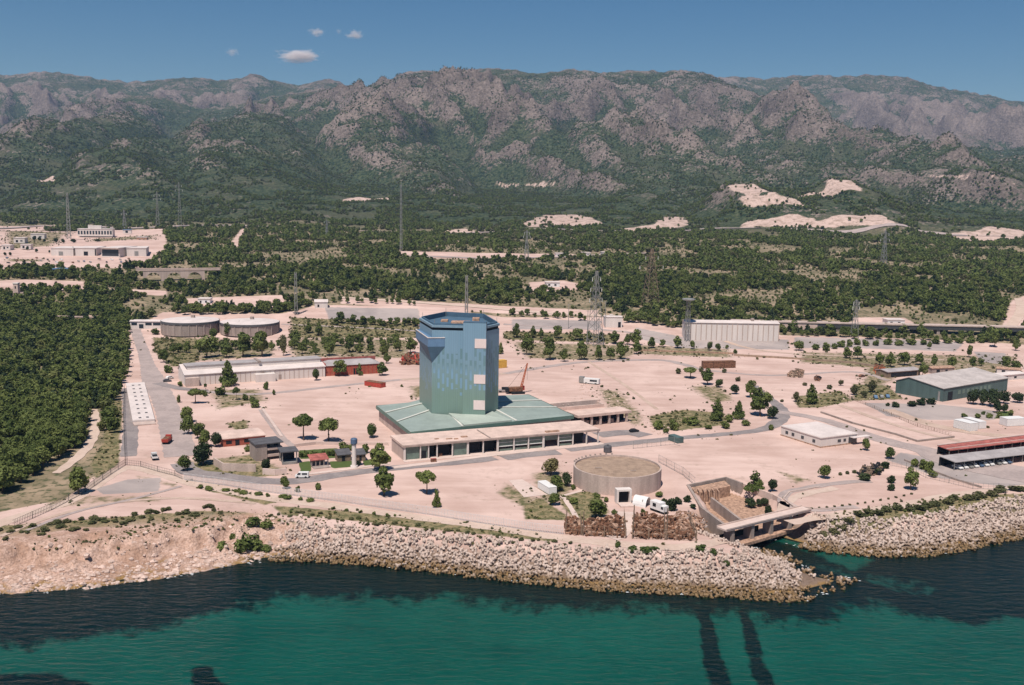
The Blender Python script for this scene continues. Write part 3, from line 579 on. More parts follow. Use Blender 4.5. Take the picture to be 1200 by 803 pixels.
# ------------------------------------------------------------------ trees
def leaf_crown(kind, n, fs, seed):
    """many small leaf-clump faces spread through an uneven crown of unit height (0..1 above the trunk base), radius about .5"""
    g = np.random.default_rng(seed); blobs = []
    if kind == 'pine':
        for i in range(9): a = g.uniform(0, 6.28); r = g.uniform(.08, .30); blobs.append((r * math.cos(a), r * math.sin(a), g.uniform(.32, .80), g.uniform(.15, .24), g.uniform(.13, .2)))
        blobs.append((0, 0, .82, .17, .16)); blobs.append((0, 0, .5, .28, .25))
    elif kind == 'umbrella':
        for i in range(11): a = i * .6 + g.uniform(0, .5); r = g.uniform(.12, .36); blobs.append((r * math.cos(a), r * math.sin(a), g.uniform(.62, .80), g.uniform(.13, .2), g.uniform(.10, .15)))
        blobs.append((0, 0, .80, .26, .17))
    elif kind == 'cone':
        for i in range(12): z = .15 + .75 * i / 11; a = g.uniform(0, 6.28); r = (.30 * (1 - z) + .03); blobs.append((r * math.cos(a) * .8, r * math.sin(a) * .8, z, .27 * (1 - z) + .09, .13))
    elif kind == 'round':
        for i in range(10): a = g.uniform(0, 6.28); r = g.uniform(.05, .28); blobs.append((r * math.cos(a), r * math.sin(a), g.uniform(.28, .76), g.uniform(.17, .26), g.uniform(.15, .22)))
        blobs.append((0, 0, .55, .36, .36))
    else:   # shrub: foliage to the ground
        for i in range(8): a = g.uniform(0, 6.28); r = g.uniform(.08, .33); blobs.append((r * math.cos(a), r * math.sin(a), g.uniform(.15, .62), g.uniform(.16, .26), g.uniform(.18, .34)))
        blobs.append((0, 0, .35, .36, .36))
    b = np.array(blobs); wgt = (b[:, 3] ** 2); wgt /= wgt.sum()
    k = g.choice(len(b), n, p=wgt); d = g.normal(size=(n, 3)); d /= np.linalg.norm(d, axis=1, keepdims=True)
    rad = g.uniform(.55, 1.06, n)[:, None] ** .6
    c = np.stack([b[k, 0], b[k, 1], b[k, 2]], 1) + d * rad * np.stack([b[k, 3], b[k, 3], b[k, 4]], 1)
    nrm = d + g.normal(scale=.55, size=(n, 3)); nrm[:, 2] += .25; nrm /= np.linalg.norm(nrm, axis=1, keepdims=True)
    t1 = np.cross(nrm, g.normal(size=(n, 3))); t1 /= np.linalg.norm(t1, axis=1, keepdims=True); t2 = np.cross(nrm, t1)
    s = fs * g.uniform(.6, 1.35, n)[:, None]
    bend = nrm * s * .35
    v = np.stack([c - t1 * s - t2 * s * .6 - bend, c + t1 * s * .9 - t2 * s * .7, c + t1 * s * .8 + t2 * s * .9 - bend, c - t1 * s * .7 + t2 * s * .8], 1)
    v[:, :, 2] = np.maximum(v[:, :, 2], .01)
    bt = g.uniform(0, 1, len(b)); tone = np.clip(bt[k] * .7 + g.uniform(0, .3, n), 0, 1)
    return v.reshape(-1, 3), np.arange(n * 4).reshape(n, 4), np.repeat(tone, 4)
def crown_mesh(name, kind, n, fs, seed, mat):
    v, f, tone = leaf_crown(kind, n, fs, seed)
    me = bpy.data.meshes.new(name); me.vertices.add(len(v)); me.vertices.foreach_set('co', v.astype(np.float32).ravel())
    me.loops.add(f.size); me.loops.foreach_set('vertex_index', f.astype(np.int32).ravel()); me.polygons.add(len(f)); me.polygons.foreach_set('loop_start', np.arange(0, f.size, 4, dtype=np.int32)); me.update()
    a = me.attributes.new('tone', 'FLOAT', 'POINT'); a.data.foreach_set('value', tone.astype(np.float32)); me.materials.append(M[mat]); return me
def trunk_mesh(kind, seed):
    g = random.Random(seed); mb = MB(); top = {'umbrella': .72, 'pine': .6, 'cone': .7, 'round': .5}.get(kind, .3)
    p0 = Vector((0, 0, -.02)); r = .035; lean = g.uniform(-.04, .04)
    for i in range(3):
        p1 = Vector((lean * (i + 1) / 3, g.uniform(-.02, .02), top * (i + 1) / 3)); mb.tube(p0, p1, r, r * .78, 7); p0 = p1; r *= .78
    for i in range(5):
        a = i * 1.26 + g.uniform(0, .5); z = top * g.uniform(.6, .95); mb.tube((0, 0, z), (.26 * math.cos(a), .26 * math.sin(a), z + g.uniform(.08, .18)), .014, .006, 5)
    o = mb.build('trunk', 'bark'); me = o.data; bpy.data.objects.remove(o); return me
CROWN = {}; TRUNK = {}
for kd, mats in {'pine': ['leaf'], 'umbrella': ['leaf', 'leaf_light'], 'cone': ['leaf'], 'round': ['leaf', 'leaf_dark', 'leaf_light', 'leaf_olive', 'leaf_dry'], 'shrub': ['leaf', 'leaf_dark', 'leaf_light', 'leaf_dry', 'leaf_olive']}.items():
    for mt_ in mats: CROWN[kd, mt_] = [crown_mesh('crown', kd, {'shrub': 420}.get(kd, 1100), {'shrub': .07}.get(kd, .043), hash_ * 13 + len(kd), mt_) for hash_ in range(4)]
    TRUNK[kd] = [trunk_mesh(kd, s) for s in range(3)]
TREES = []
def tree(px, py, wpx, hpx, kind, label, group=None, mat='leaf', name=None, q=None):
    q = q or GP(px, py); z = tz1(q.x, q.y); q = Vector((q.x, q.y, z)); s = pxm(q) * 1.0
    w = max(wpx / s, .6); h = max(hpx / s, .5)
    name = name or {'shrub': 'shrub', 'umbrella': 'umbrella_pine', 'cone': 'pine_tree', 'pine': 'pine_tree', 'round': 'round_tree'}[kind]
    i = random.randrange(4); t = thing(name, label, 'shrub' if kind == 'shrub' else 'tree', loc=q, group=group)
    t.rotation_euler.z = random.uniform(0, 6.28)
    c = bpy.data.objects.new('crown', CROWN[kind, mat][i]); COL.objects.link(c); c.parent = t; c.scale = (w * random.uniform(.9, 1.2), w * random.uniform(.85, 1.15), h * random.uniform(.98, 1.12)); t.rotation_euler.x = random.uniform(-.05, .05); t.rotation_euler.y = random.uniform(-.05, .05)
    if kind != 'shrub':
        k = bpy.data.objects.new('trunk', TRUNK[kind][i % 3]); COL.objects.link(k); k.parent = t; k.scale = (max(w, h * .5), max(w, h * .5), h)
    TREES.append(t); return t
def row(label, group, lst, kind='pine', mat='leaf', name=None):
    for e in lst: tree(e[0], e[1], e[2], e[3], e[4] if len(e) > 4 else kind, label, group, e[5] if len(e) > 5 else mat, name)
# single trees, each with its own words
for a in [
 (92, 579, 31, 33, 'pine', 'lone dark pine beside the diagonal black fence, left of the worn asphalt patch'),
 (217, 552, 20, 20, 'round', 'small round tree standing alone at the bend of the coast road by the gate fence'),
 (238, 545, 27, 30, 'round', 'large dark rounded tree at the lower end of the roadside row', None, 'leaf_dark'),
 (253, 524, 17, 19, 'round', 'blackish green tree touching the left end of the low brick building', None, 'leaf_dark'),
 (229, 473, 20, 19, 'umbrella', 'umbrella pine with a round shadow in the sandy yard beside the left road'),
 (268, 452, 24, 28, 'cone', 'tall pointed pine standing in front of the long pale warehouse'),
 (399, 441, 18, 20, 'pine', 'dense pine in front of the red brick hall, left of its doorway'),
 (421, 440, 9, 14, 'cone', 'narrow conifer close to the doorway of the red brick hall'),
 (370, 446, 12, 14, 'round', 'pale green bushy tree at the right end of the pale warehouse', None, 'leaf_light'),
 (448, 440, 15, 16, 'pine', 'dark low pine at the right corner of the red brick hall'),
 (356, 516, 30, 31, 'umbrella', 'spreading umbrella pine, left one of the pair in the open sandy yard'),
 (385, 518, 29, 30, 'umbrella', 'spreading umbrella pine, right one of the pair in the open sandy yard'),
 (436, 513, 14, 18, 'round', 'small sparse tree alone on sand left of the green metal roof', None, 'leaf_light'),
 (445, 551, 30, 32, 'pine', 'bright green pine beside the left end wall of the colonnaded hall'),
 (450, 581, 34, 38, 'pine', 'big dark pine below the coast road, in front of the brighter pine by the hall', None, 'leaf'),
 (500, 579, 25, 30, 'umbrella', 'round topped pine with a bare trunk on the sand before the colonnaded hall'),
 (512, 595, 13, 23, 'cone', 'slim upright young tree right beside the white seafront fence'),
 (334, 573, 15, 17, 'round', 'low bushy tree between the white van and the seafront fence'),
 (311, 554, 12, 18, 'round', 'small dark tree before the concrete retaining wall', None, 'leaf_dark'),
 (646, 557, 27, 21, 'round', 'yellowish olive tree with a flat top left of the round basin', None, 'leaf_olive'),
 (652, 575, 24, 20, 'round', 'mid green tree below the yellowish olive tree by the round basin'),
 (665, 570, 14, 19, 'round', 'dark narrow tree touching the left side of the round basin', None, 'leaf_dark'),
 (649, 592, 16, 16, 'round', 'round bush like tree at the end of the small white trailer'),
 (698, 607, 26, 25, 'round', 'broad leafy tree on the dry slope left of the basin portal', None, 'leaf'),
 (884, 571, 23, 24, 'cone', 'tallest pine beside the discharge channel, at the edge of the sandy field'),
 (966, 561, 17, 18, 'round', 'neat round tree at the lower edge of the sandy field'),
 (1067, 574, 24, 30, 'pine', 'large bushy pine by the gate near the grey parking area'),
 (1014, 528, 12, 15, 'round', 'small tree at the right corner of the white office building'),
 (1044, 538, 17, 14, 'round', 'low spreading tree beside the road below the white office building', None, 'leaf_light'),
 (951, 473, 21, 23, 'cone', 'isolated pointed pine left of the dark green metal hall'),
 (932, 471, 10, 13, 'round', 'sparse little tree just left of the isolated pointed pine', None, 'leaf_dry'),
 (809, 443, 20, 13, 'umbrella', 'flat topped umbrella pine below the rusty container row', None, 'leaf'),
 (829, 451, 18, 20, 'pine', 'dense pine just right of the flat topped umbrella pine'),
 (842, 454, 11, 11, 'round', 'light green low tree at the foot of the dense pine in the field', None, 'leaf_light'),
 (861, 462, 13, 13, 'round', 'dark round tree standing alone at the right of the big sandy field', None, 'leaf_dark'),
 (891, 488, 28, 33, 'pine', 'largest pine at the road bend, right of the big sandy field'),
 (880, 466, 17, 21, 'pine', 'pine rising behind the largest pine at the road bend'),
 (905, 491, 15, 15, 'round', 'dark low tree on the right foot of the largest pine at the road bend', None, 'leaf_dark'),
 (840, 493, 18, 25, 'cone', 'pointed pine on the dry bank, left of two standing above the road'),
 (865, 491, 15, 22, 'cone', 'pointed pine on the dry bank, right of two standing above the road'),
 (192, 425, 14, 15, 'pine', 'small pine in dry grass between the left road and the yard'),
 (250, 397, 14, 14, 'round', 'round tree against the front of the left round tank'),
 (936, 411, 14, 13, 'round', 'round bush right of the long windowless warehouse'),
 (1165, 407, 14, 19, 'pine', 'dark tall tree under the dark railway bridge'),
 (332, 417, 10, 27, 'round', 'thin brownish half bare tree right of the dark clump behind the warehouse', None, 'leaf_dry'),
 (587, 415, 8, 13, 'cone', 'narrow tree hiding half behind the right edge of the tower'),
]: tree(*a[:6], *(a[6:] if len(a) > 6 else ()))
row('roadside tree in the leafy row along the left entrance road', 'trees along the left entrance road', [(219, 495, 22, 20), (221, 509, 22, 23), (231, 514, 18, 21), (240, 524, 19, 22)], 'round')
row('dark tree in the clump between the round tanks and the pale warehouse', 'clump behind the pale warehouse', [(242, 419, 28, 27), (266, 419, 20, 19), (285, 418, 24, 30), (307, 418, 29, 29), (267, 395, 14, 16), (281, 391, 13, 14)], 'pine')
row('tree in the scattered row on dry ground behind the red brick hall', 'trees behind the red brick hall', [(347, 403, 18, 17), (361, 391, 11, 13), (373, 394, 12, 15), (354, 415, 13, 15), (370, 416, 10, 10), (386, 417, 19, 23), (409, 413, 14, 18), (421, 414, 11, 13), (435, 414, 11, 13), (450, 419, 15, 21), (453, 426, 11, 12), (465, 412, 13, 17), (481, 414, 16, 18)], 'pine')
row('tree of the long belt behind the tower beside the upper dirt road', 'tree belt right of the tower', [(617, 416, 20, 26), (645, 422, 22, 28), (661, 424, 12, 16), (681, 422, 18, 24), (702, 422, 12, 19), (715, 422, 12, 14), (728, 421, 16, 22), (605, 396, 12, 17), (625, 396, 10, 14), (634, 397, 8, 12), (654, 397, 12, 15), (676, 399, 14, 14), (720, 403, 16, 16), (745, 405, 16, 20), (746, 415, 13, 15), (764, 408, 12, 13), (794, 408, 14, 14), (690, 399, 9, 12), (704, 400, 10, 12), (735, 404, 10, 13), (777, 407, 9, 9)], 'pine')
row('small tree in the sparse line below the long windowless warehouse', 'small trees below the long warehouse', [(811, 409, 8, 11), (831, 411, 9, 11), (841, 411, 8, 9), (861, 416, 7, 8), (852, 409, 5, 5)], 'round')
row('low green shrub in the planted strip right of the long warehouse', 'shrubs right of the long warehouse', [(956, 410, 10, 9), (967, 411, 11, 11), (978, 409, 9, 8), (986, 407, 10, 9), (996, 406, 9, 9), (1005, 404, 9, 9), (1014, 405, 10, 8), (1026, 405, 9, 8), (1040, 404, 12, 9), (1054, 405, 10, 8), (1068, 404, 12, 9), (1082, 404, 10, 8), (1096, 403, 11, 8), (1110, 402, 12, 9), (1124, 402, 12, 8), (1138, 402, 12, 9), (1150, 402, 10, 8)], 'shrub')
row('tree in the loose row behind the dark green metal hall', 'trees behind the green metal hall', [(992, 420, 14, 13), (1005, 421, 12, 15), (1030, 428, 14, 15), (1044, 430, 15, 17), (1060, 428, 14, 15), (1081, 441, 14, 17), (1095, 430, 10, 15), (1115, 431, 13, 13), (1139, 432, 11, 15), (1150, 429, 8, 9), (1135, 419, 10, 15), (1179, 433, 13, 15), (1190, 436, 12, 13), (1190, 411, 10, 12), (1089, 409, 7, 9), (1078, 428, 12, 13)], 'pine')
row('dark tree in the thick clump before the long side of the green metal hall', 'clump beside the green metal hall', [(1140, 474, 20, 20), (1152, 475, 18, 20), (1165, 477, 20, 22), (1176, 473, 16, 16), (1168, 484, 12, 16), (1192, 472, 16, 13), (1177, 484, 10, 12)], 'round', 'leaf_dark')
row('dark shrub in the low hedge left of the green metal hall', 'shrubs left of the green metal hall', [(1068, 476, 14, 9), (1080, 475, 14, 10), (1090, 474, 12, 9), (1050, 477, 11, 7), (1040, 476, 6, 5)], 'shrub', 'leaf_dark')
row('thin scrubby tree on the dry mound left of the parked blue cars', 'scrub trees on the dry mound', [(1000, 463, 12, 12), (1022, 460, 15, 16), (1012, 466, 10, 9), (985, 452, 8, 7)], 'round', 'leaf_dry')
row('bush in the round planted island near the white trailers', 'bushes of the planted island', [(1130, 489, 8, 6), (1146, 490, 8, 7), (1160, 490, 9, 7), (1172, 490, 9, 8), (1184, 487, 8, 9), (1152, 486, 6, 5)], 'shrub')
row('shrub on the dry bank between the big sandy field and the road', 'shrubs on the dry bank', [(771, 503, 18, 14), (789, 504, 12, 15), (814, 498, 17, 11), (855, 495, 12, 12), (850, 502, 11, 11), (874, 499, 12, 9), (904, 504, 9, 9), (830, 503, 10, 7), (780, 508, 8, 8), (803, 496, 9, 8)], 'shrub')
row('shrub in the tuft row along the edge of the big sandy field', 'shrubs at the field edge', [(795, 438, 8, 9), (849, 437, 6, 6), (864, 447, 7, 7), (822, 436, 7, 7), (916, 471, 6, 4), (943, 452, 7, 5), (972, 456, 8, 6)], 'shrub', 'leaf_dry')
row('dark tree in the small group beside the discharge channel', 'trees beside the discharge channel', [(880, 581, 17, 13), (896, 579, 15, 11), (901, 591, 11, 19), (905, 576, 13, 15), (890, 580, 10, 10)], 'round', 'leaf_dark')
row('dark shrub near the oval sandy plot by the right shore', 'shrubs around the oval plot', [(1013, 563, 17, 11), (1026, 556, 12, 8), (1044, 566, 11, 11), (1044, 575, 11, 11), (1036, 549, 13, 10)], 'shrub', 'leaf_dark')
row('shrub in the hedge beside the grey parking area', 'hedge at the parking area', [(1071, 547, 12, 13), (1081, 550, 13, 15), (1088, 554, 14, 16), (1093, 559, 11, 10)], 'shrub')
row('small shrub in the dry garden around the round basin', 'garden shrubs at the round basin', [(672, 590, 12, 10), (720, 603, 8, 8), (748, 590, 14, 12), (754, 604, 9, 9), (672, 573, 7, 7), (730, 580, 7, 7), (772, 582, 12, 8), (700, 583, 9, 7), (710, 588, 8, 6), (634, 595, 5, 4), (622, 600, 5, 4)], 'shrub')
row('dark bush beside the white machine near the scrap cages', 'bushes near the scrap cages', [(786, 598, 17, 17), (795, 590, 11, 9), (805, 588, 12, 10), (812, 594, 9, 7), (778, 590, 9, 8)], 'shrub', 'leaf_dark')
row('low bright bush on the crest of the armour block breakwater', 'bushes on the breakwater crest', [(724, 641, 8, 9), (742, 645, 14, 8), (757, 646, 18, 10), (768, 644, 10, 7), (822, 645, 15, 9), (837, 648, 12, 8), (852, 653, 10, 8)], 'shrub', 'leaf_light')
row('dark bush in the big thicket at the left end of the breakwater', 'thicket at the cliff top', [(285, 626, 26, 24), (300, 624, 22, 20), (312, 612, 18, 12), (296, 612, 22, 14), (312, 625, 14, 10), (260, 627, 14, 14), (273, 618, 12, 9)], 'shrub')
row('small shrub dotted about the sandy yard by the left road', 'shrubs in the left yard', [(241, 464, 8, 8), (257, 463, 15, 12), (288, 469, 9, 9), (296, 471, 9, 8), (300, 478, 11, 11), (312, 457, 8, 11), (321, 463, 5, 8), (289, 552, 6, 11), (349, 577, 7, 9), (373, 574, 10, 11), (211, 453, 7, 8), (209, 472, 5, 11), (197, 437, 12, 11), (182, 392, 10, 9)], 'shrub')
row('young thin tree with bare stem in the sandy yard', 'thin young trees in the yard', [(277, 469, 10, 15), (241, 458, 5, 9)], 'umbrella', 'leaf_light')
row('clipped hedge bush in the garden behind the entrance road', 'garden hedge bushes', [(352 + 6.5 * i, 536 - .35 * i, 8, 9) for i in range(8)] + [(404, 528, 14, 11), (412, 528, 10, 10), (292, 529, 12, 9), (301, 528, 8, 8), (428, 531, 12, 14), (420, 545, 8, 6)], 'shrub')
row('low scrub bush along the foot of the white seafront fence', 'scrub along the seafront fence', [(236 + 13 * i + random.uniform(-4, 4), 572.5 + 1.55 * i, 12 if i % 3 else 7, 5) for i in range(11)] + [(390 + 16 * i, 597 + 2.0 * i, 6, 4) for i in range(5)], 'shrub')
row('low green scrub on the bank above the right breakwater', 'scrub above the right breakwater', [(965 + 11 * i + random.uniform(-4, 4), 613 - 1.9 * i + random.uniform(-1, 3), 16, 8) for i in range(22)], 'shrub', 'leaf_dry')
row('clump of low scrub on the cliff top strip', 'scrub on the left cliff top', [(random.uniform(-5, 255), 0, random.uniform(6, 13), random.uniform(3, 6)) for i in range(38)] and [(x, 628 - .11 * x + random.uniform(-9, 5), random.uniform(7, 15), random.uniform(3, 6)) for x in [i * 6.6 + random.uniform(-3, 3) for i in range(40)]], 'shrub', 'leaf_dry')
row('tuft of scrub on the sandy strip between seafront path and breakwater', 'scrub tufts by the seafront path', [(x, 588 + .118 * (x - 300) + random.uniform(5, 14), random.uniform(4, 9), random.uniform(2.5, 4.5)) for x in [318 + i * 9.5 + random.uniform(-3, 3) for i in range(40)]], 'shrub', 'leaf_dry')
row('little round shrub in the line bordering the oval sandy plot', 'border shrubs of the oval plot', [(942 + 9 * i, 597 - .4 * i - (.06 * i * i), 4, 3) for i in range(15)] + [(985 + 8 * i, 557 - 1.2 * i, 6, 5) for i in range(6)], 'shrub', 'leaf_dry')
def belt(label, group, p0, p1, n, sz, kind='pine', mat='leaf'):
    for i in range(n):
        u = (i + random.uniform(.1, .9)) / n; s_ = sz * random.uniform(.75, 1.3); tree(p0[0] + (p1[0] - p0[0]) * u, p0[1] + (p1[1] - p0[1]) * u + random.uniform(-1.5, 1.5), s_, s_ * random.uniform(.9, 1.2), kind, label, group, mat)
belt('small tree in the hedge like belt below the grey strip left of the tower', 'belt left of the tower', (392, 380), (492, 382), 18, 9)
belt('tree in the dark belt behind the round tanks', 'belt behind the round tanks', (205, 368), (350, 366), 20, 11)
belt('tree filling the gaps of the dry yard between the round tanks and the brick hall', 'trees between tanks and brick hall', (196, 414), (470, 404), 26, 12)
belt('small tree in the thin row along the track above the tower', 'row along the track', (592, 370), (690, 375), 13, 7)
belt('dark tree in the dense belt left of the long windowless warehouse', 'belt left of the long warehouse', (732, 378), (800, 384), 15, 11)
belt('dark tree in the row in front of the dark railway bridge', 'row before the railway bridge', (925, 394), (1168, 401), 26, 9)
belt('small tree in the line along the tan track left of the tower top', 'line along the tan track', (350, 352), (490, 357), 16, 7)
# ------------------------------------------------------------------ the woods
NOT = [W(p) for p in SAND[1:]] + SF
VIA = W([(158, 336), (245, 334), (245, 322), (158, 324)])
def wood_points(n, ylo, yhi, xspan, cover, seed):
    g = np.random.default_rng(seed); y = ylo + (yhi - ylo) * g.random(n); x = (g.random(n) * 2 - 1) * (xspan * y + 60)
    site = sdist(x, y, W(SITE)) > -1.5
    dens = fbm(x / 90, y / 90, 4, 60) + .35 * fbm(x / 25, y / 25, 2, 61) + .5 * sstep(-60, -110, x / (y / 400)) * (y < 700)
    ok = ~site & (dens > cover)
    for k_, p in enumerate(NOT): ok &= (sdist(x, y, p) < -1) | ((k_ >= len(SAND) - 1) & (g.random(n) < .07))
    ok &= sdist(x, y, VIA) < 0
    return x[ok], y[ok]
ROADS_FAR = [[tuple(q[:2]) for q in [G(a, b) for a, b in pl] if q] for pl in ([(-90, 276), (60, 265), (160, 268), (280, 265), (400, 270), (520, 274), (640, 269), (720, 271), (860, 268), (1000, 272), (1120, 276), (1260, 282)], [(470, 300), (560, 303), (640, 302), (702, 299), (760, 297)], [(920, 378), (1000, 383), (1100, 386), (1250, 391)], [(125, 320), (180, 318), (245, 316)], [(110, 480), (112, 500), (105, 520), (90, 537), (66, 555)])]
def clear(x, y, d=10):
    ok = np.ones(len(x), bool)
    for k, p in enumerate(ROADS_FAR): ok &= seg_dist(x, y, p) > (3.2 if k == 4 else d * 1.6 if k == 0 else d)
    return ok
# near wood on the left: the largest are things of their own
g = np.random.default_rng(5)
WOOD_PX = [(-150, 330), (0, 352), (60, 356), (130, 352), (150, 372), (146, 440), (138, 462), (128, 480), (118, 492), (98, 522), (60, 550), (0, 580), (-150, 620)]
wp = W(WOOD_PX); ax = [p[0] for p in wp]; ay = [p[1] for p in wp]
gx, gy = np.meshgrid(np.arange(min(ax), max(ax), 4.7), np.arange(min(ay), max(ay), 4.7)); gx = gx.ravel() + g.uniform(-1.9, 1.9, gx.size); gy = gy.ravel() + g.uniform(-1.9, 1.9, gy.size)
k = (sdist(gx, gy, wp) > 0) & clear(gx, gy) & (fbm(gx / 30, gy / 30, 3, 64) > -.33); gx, gy = gx[k], gy[k]; o = np.argsort(gy)
inview = (np.abs(gx) < .53 * gy + 4); 
near_i = [i for i in o if inview[i]][:175]; isnear = np.zeros(len(gx), bool); isnear[near_i] = True
for i in near_i:
    kd = 'pine' if random.random() < .8 else 'round'; w = random.uniform(5.2, 8.2); h = w * random.uniform(.95, 1.25); s = F / gy[i]
    tree(0, 0, w * s, h * s, kd, 'pine at the near edge of the dense wood left of the plant', 'pines of the left wood', 'leaf', 'pine_tree', Vector((gx[i], gy[i], 6)))
px_, py_, sc_, ki_ = [], [], [], []
def put(x, y, s, k): px_.append(x); py_.append(y); sc_.append(s); ki_.append(k)
put(gx[~isnear], gy[~isnear], g.uniform(5.5, 8.5, (~isnear).sum()), g.integers(0, 5, (~isnear).sum()))
x, y = wood_points(25000, 400, 1000, .62, -.08, 1); c = clear(x, y) & (sdist(x, y, wp) < -3); x, y = x[c], y[c]; put(x, y, 3.2 + 5.6 * g.random(len(x)) ** 1.3, g.integers(0, 5, len(x)))
x, y = wood_points(35000, 1000, 1800, .62, -.05, 2); c = clear(x, y); x, y = x[c], y[c]; put(x, y, 3.2 + 5.6 * g.random(len(x)) ** 1.3, g.integers(5, 8, len(x)))
x, y = wood_points(50000, 1800, 2700, .62, -.0, 3); c = clear(x, y, 12); x, y = x[c], y[c]; put(x, y, g.uniform(3.5, 7, len(x)), g.integers(5, 8, len(x)))
x, y = wood_points(110000, 2500, 5000, .6, -.2, 4); put(x, y, g.uniform(2.8, 6.0, len(x)), g.integers(5, 8, len(x)))
x, y = wood_points(26000, 640, 1600, .62, -.6, 5); c = clear(x, y); x, y = x[c], y[c]; put(x, y, g.uniform(1.3, 2.8, len(x)), g.integers(5, 8, len(x)))
PX = np.concatenate(px_); PYY = np.concatenate(py_); S = np.concatenate(sc_); K = np.concatenate(ki_).astype(np.int32)
Z = tz(PX, PYY)
protos = bpy.data.collections.new('pine_kinds')
for i in range(8):
    kd = ['pine', 'round', 'pine', 'cone', 'round', 'pine', 'round', 'shrub'][i]; n = 420 if i < 5 else 110; fs = .07 if i < 5 else .13
    me = crown_mesh('pine', kd, n, fs, 300 + i, ['leaf', 'leaf', 'leaf', 'leaf_dark', 'leaf_olive2', 'leaf', 'leaf', 'leaf_dry'][i]); 
    o = bpy.data.objects.new('pine_kind', me); protos.objects.link(o)
me = bpy.data.meshes.new('pine_wood'); me.vertices.add(len(PX)); me.vertices.foreach_set('co', np.stack([PX, PYY, Z - .15], 1).astype(np.float32).ravel())
def attr(me, nm, typ, v): a = me.attributes.new(nm, typ, 'POINT'); a.data.foreach_set('value', v)
attr(me, 'sc', 'FLOAT', S.astype(np.float32)); attr(me, 'rot', 'FLOAT', g.uniform(0, 6.28, len(S)).astype(np.float32)); attr(me, 'ki', 'INT', K); attr(me, 'tall', 'FLOAT', (S * g.uniform(.8, 1.15, len(S))).astype(np.float32))
def scatter(name, me, coll, kind='stuff'):
    o = bpy.data.objects.new(name, me); COL.objects.link(o); o['kind'] = kind
    ng = bpy.data.node_groups.new(name, 'GeometryNodeTree'); ng.interface.new_socket('Geometry', in_out='INPUT', socket_type='NodeSocketGeometry'); ng.interface.new_socket('Geometry', in_out='OUTPUT', socket_type='NodeSocketGeometry')
    N = ng.nodes.new; L = ng.links.new
    gi, go = N('NodeGroupInput'), N('NodeGroupOutput'); ci = N('GeometryNodeCollectionInfo'); ci.inputs['Collection'].default_value = coll; ci.inputs['Separate Children'].default_value = True; ci.inputs['Reset Children'].default_value = True
    ip = N('GeometryNodeInstanceOnPoints'); ip.inputs['Pick Instance'].default_value = True
    def na(nm, t): a = N('GeometryNodeInputNamedAttribute'); a.data_type = t; a.inputs[0].default_value = nm; return a.outputs[0]
    cs = N('ShaderNodeCombineXYZ'); L(na('sc', 'FLOAT'), cs.inputs[0]); L(na('sc', 'FLOAT'), cs.inputs[1]); L(na('tall', 'FLOAT'), cs.inputs[2])
    cr = N('ShaderNodeCombineXYZ'); L(na('rot', 'FLOAT'), cr.inputs[2])
    if 'rx' in me.attributes: L(na('rx', 'FLOAT'), cr.inputs[0]); L(na('ry', 'FLOAT'), cr.inputs[1])
    L(gi.outputs[0], ip.inputs['Points']); L(ci.outputs[0], ip.inputs['Instance']); L(na('ki', 'INT'), ip.inputs['Instance Index']); L(cs.outputs[0], ip.inputs['Scale']); L(cr.outputs[0], ip.inputs['Rotation'])
    L(ip.outputs[0], go.inputs[0]); md = o.modifiers.new('scatter', 'NODES'); md.node_group = ng; return o
scatter('pine_wood', me, protos)
# dry scrub, dead grass and low bushes of the banks: ground cover nobody could count
dp = []
for j, (pl, den) in enumerate([(p, .34) for p in DRY] + [(p, .055) for p in BANKS]):
    w = W(pl); x0, x1 = min(p[0] for p in w), max(p[0] for p in w); y0, y1 = min(p[1] for p in w), max(p[1] for p in w)
    n = int((x1 - x0) * (y1 - y0) * den); x = g.uniform(x0, x1, n); y = g.uniform(y0, y1, n); k = (sdist(x, y, w) > -1.5 * g.random(n)) & (fbm(x / 7, y / 7, 3, 91) > -.12); dp.append(np.stack([x[k], y[k]], 1))
w = W(SITE); x = g.uniform(-420, 420, 5000); y = g.uniform(270, 720, 5000); k = (sdist(x, y, w) > 0) & (fbm(x / 35, y / 35, 3, 92) > .22); dp.append(np.stack([x[k], y[k]], 1))
for (a, b, n) in (((0, 650), (300, 600), 420), ((330, 606), (660, 640), 300), ((940, 612), (1200, 585), 420)):
    p0, p1 = GP(*a), GP(*b); u = g.random(n); dp.append(np.stack([p0.x + (p1.x - p0.x) * u + g.normal(0, 3, n), p0.y + (p1.y - p0.y) * u + g.normal(0, 3.5, n)], 1))
dp = np.concatenate(dp); dz = tz(dp[:, 0], dp[:, 1]); k = dz > 3.5; dp, dz = dp[k], dz[k]; n = len(dp)
me = bpy.data.meshes.new('dry_scrub'); me.vertices.add(n); me.vertices.foreach_set('co', np.stack([dp[:, 0], dp[:, 1], dz - .05], 1).astype(np.float32).ravel())
sv = (.35 + 1.35 * g.random(n) ** 3) * np.clip(dp[:, 1] / 420, .8, 1.5)
attr(me, 'sc', 'FLOAT', sv.astype(np.float32)); attr(me, 'tall', 'FLOAT', (sv * g.uniform(.4, .9, n)).astype(np.float32)); attr(me, 'rot', 'FLOAT', g.uniform(0, 6.28, n).astype(np.float32)); attr(me, 'ki', 'INT', g.integers(0, 4, n).astype(np.int32))
sk = bpy.data.collections.new('scrub_kinds')
for i in range(4): sk.objects.link(bpy.data.objects.new('scrub_kind', crown_mesh('scrub', 'shrub', 70, .14, 500 + i, ['leaf_dry', 'leaf_olive', 'leaf_dry', 'leaf'][i])))
scatter('dry_scrub', me, sk)
print('wood', len(PX), 'trees', len(TREES))
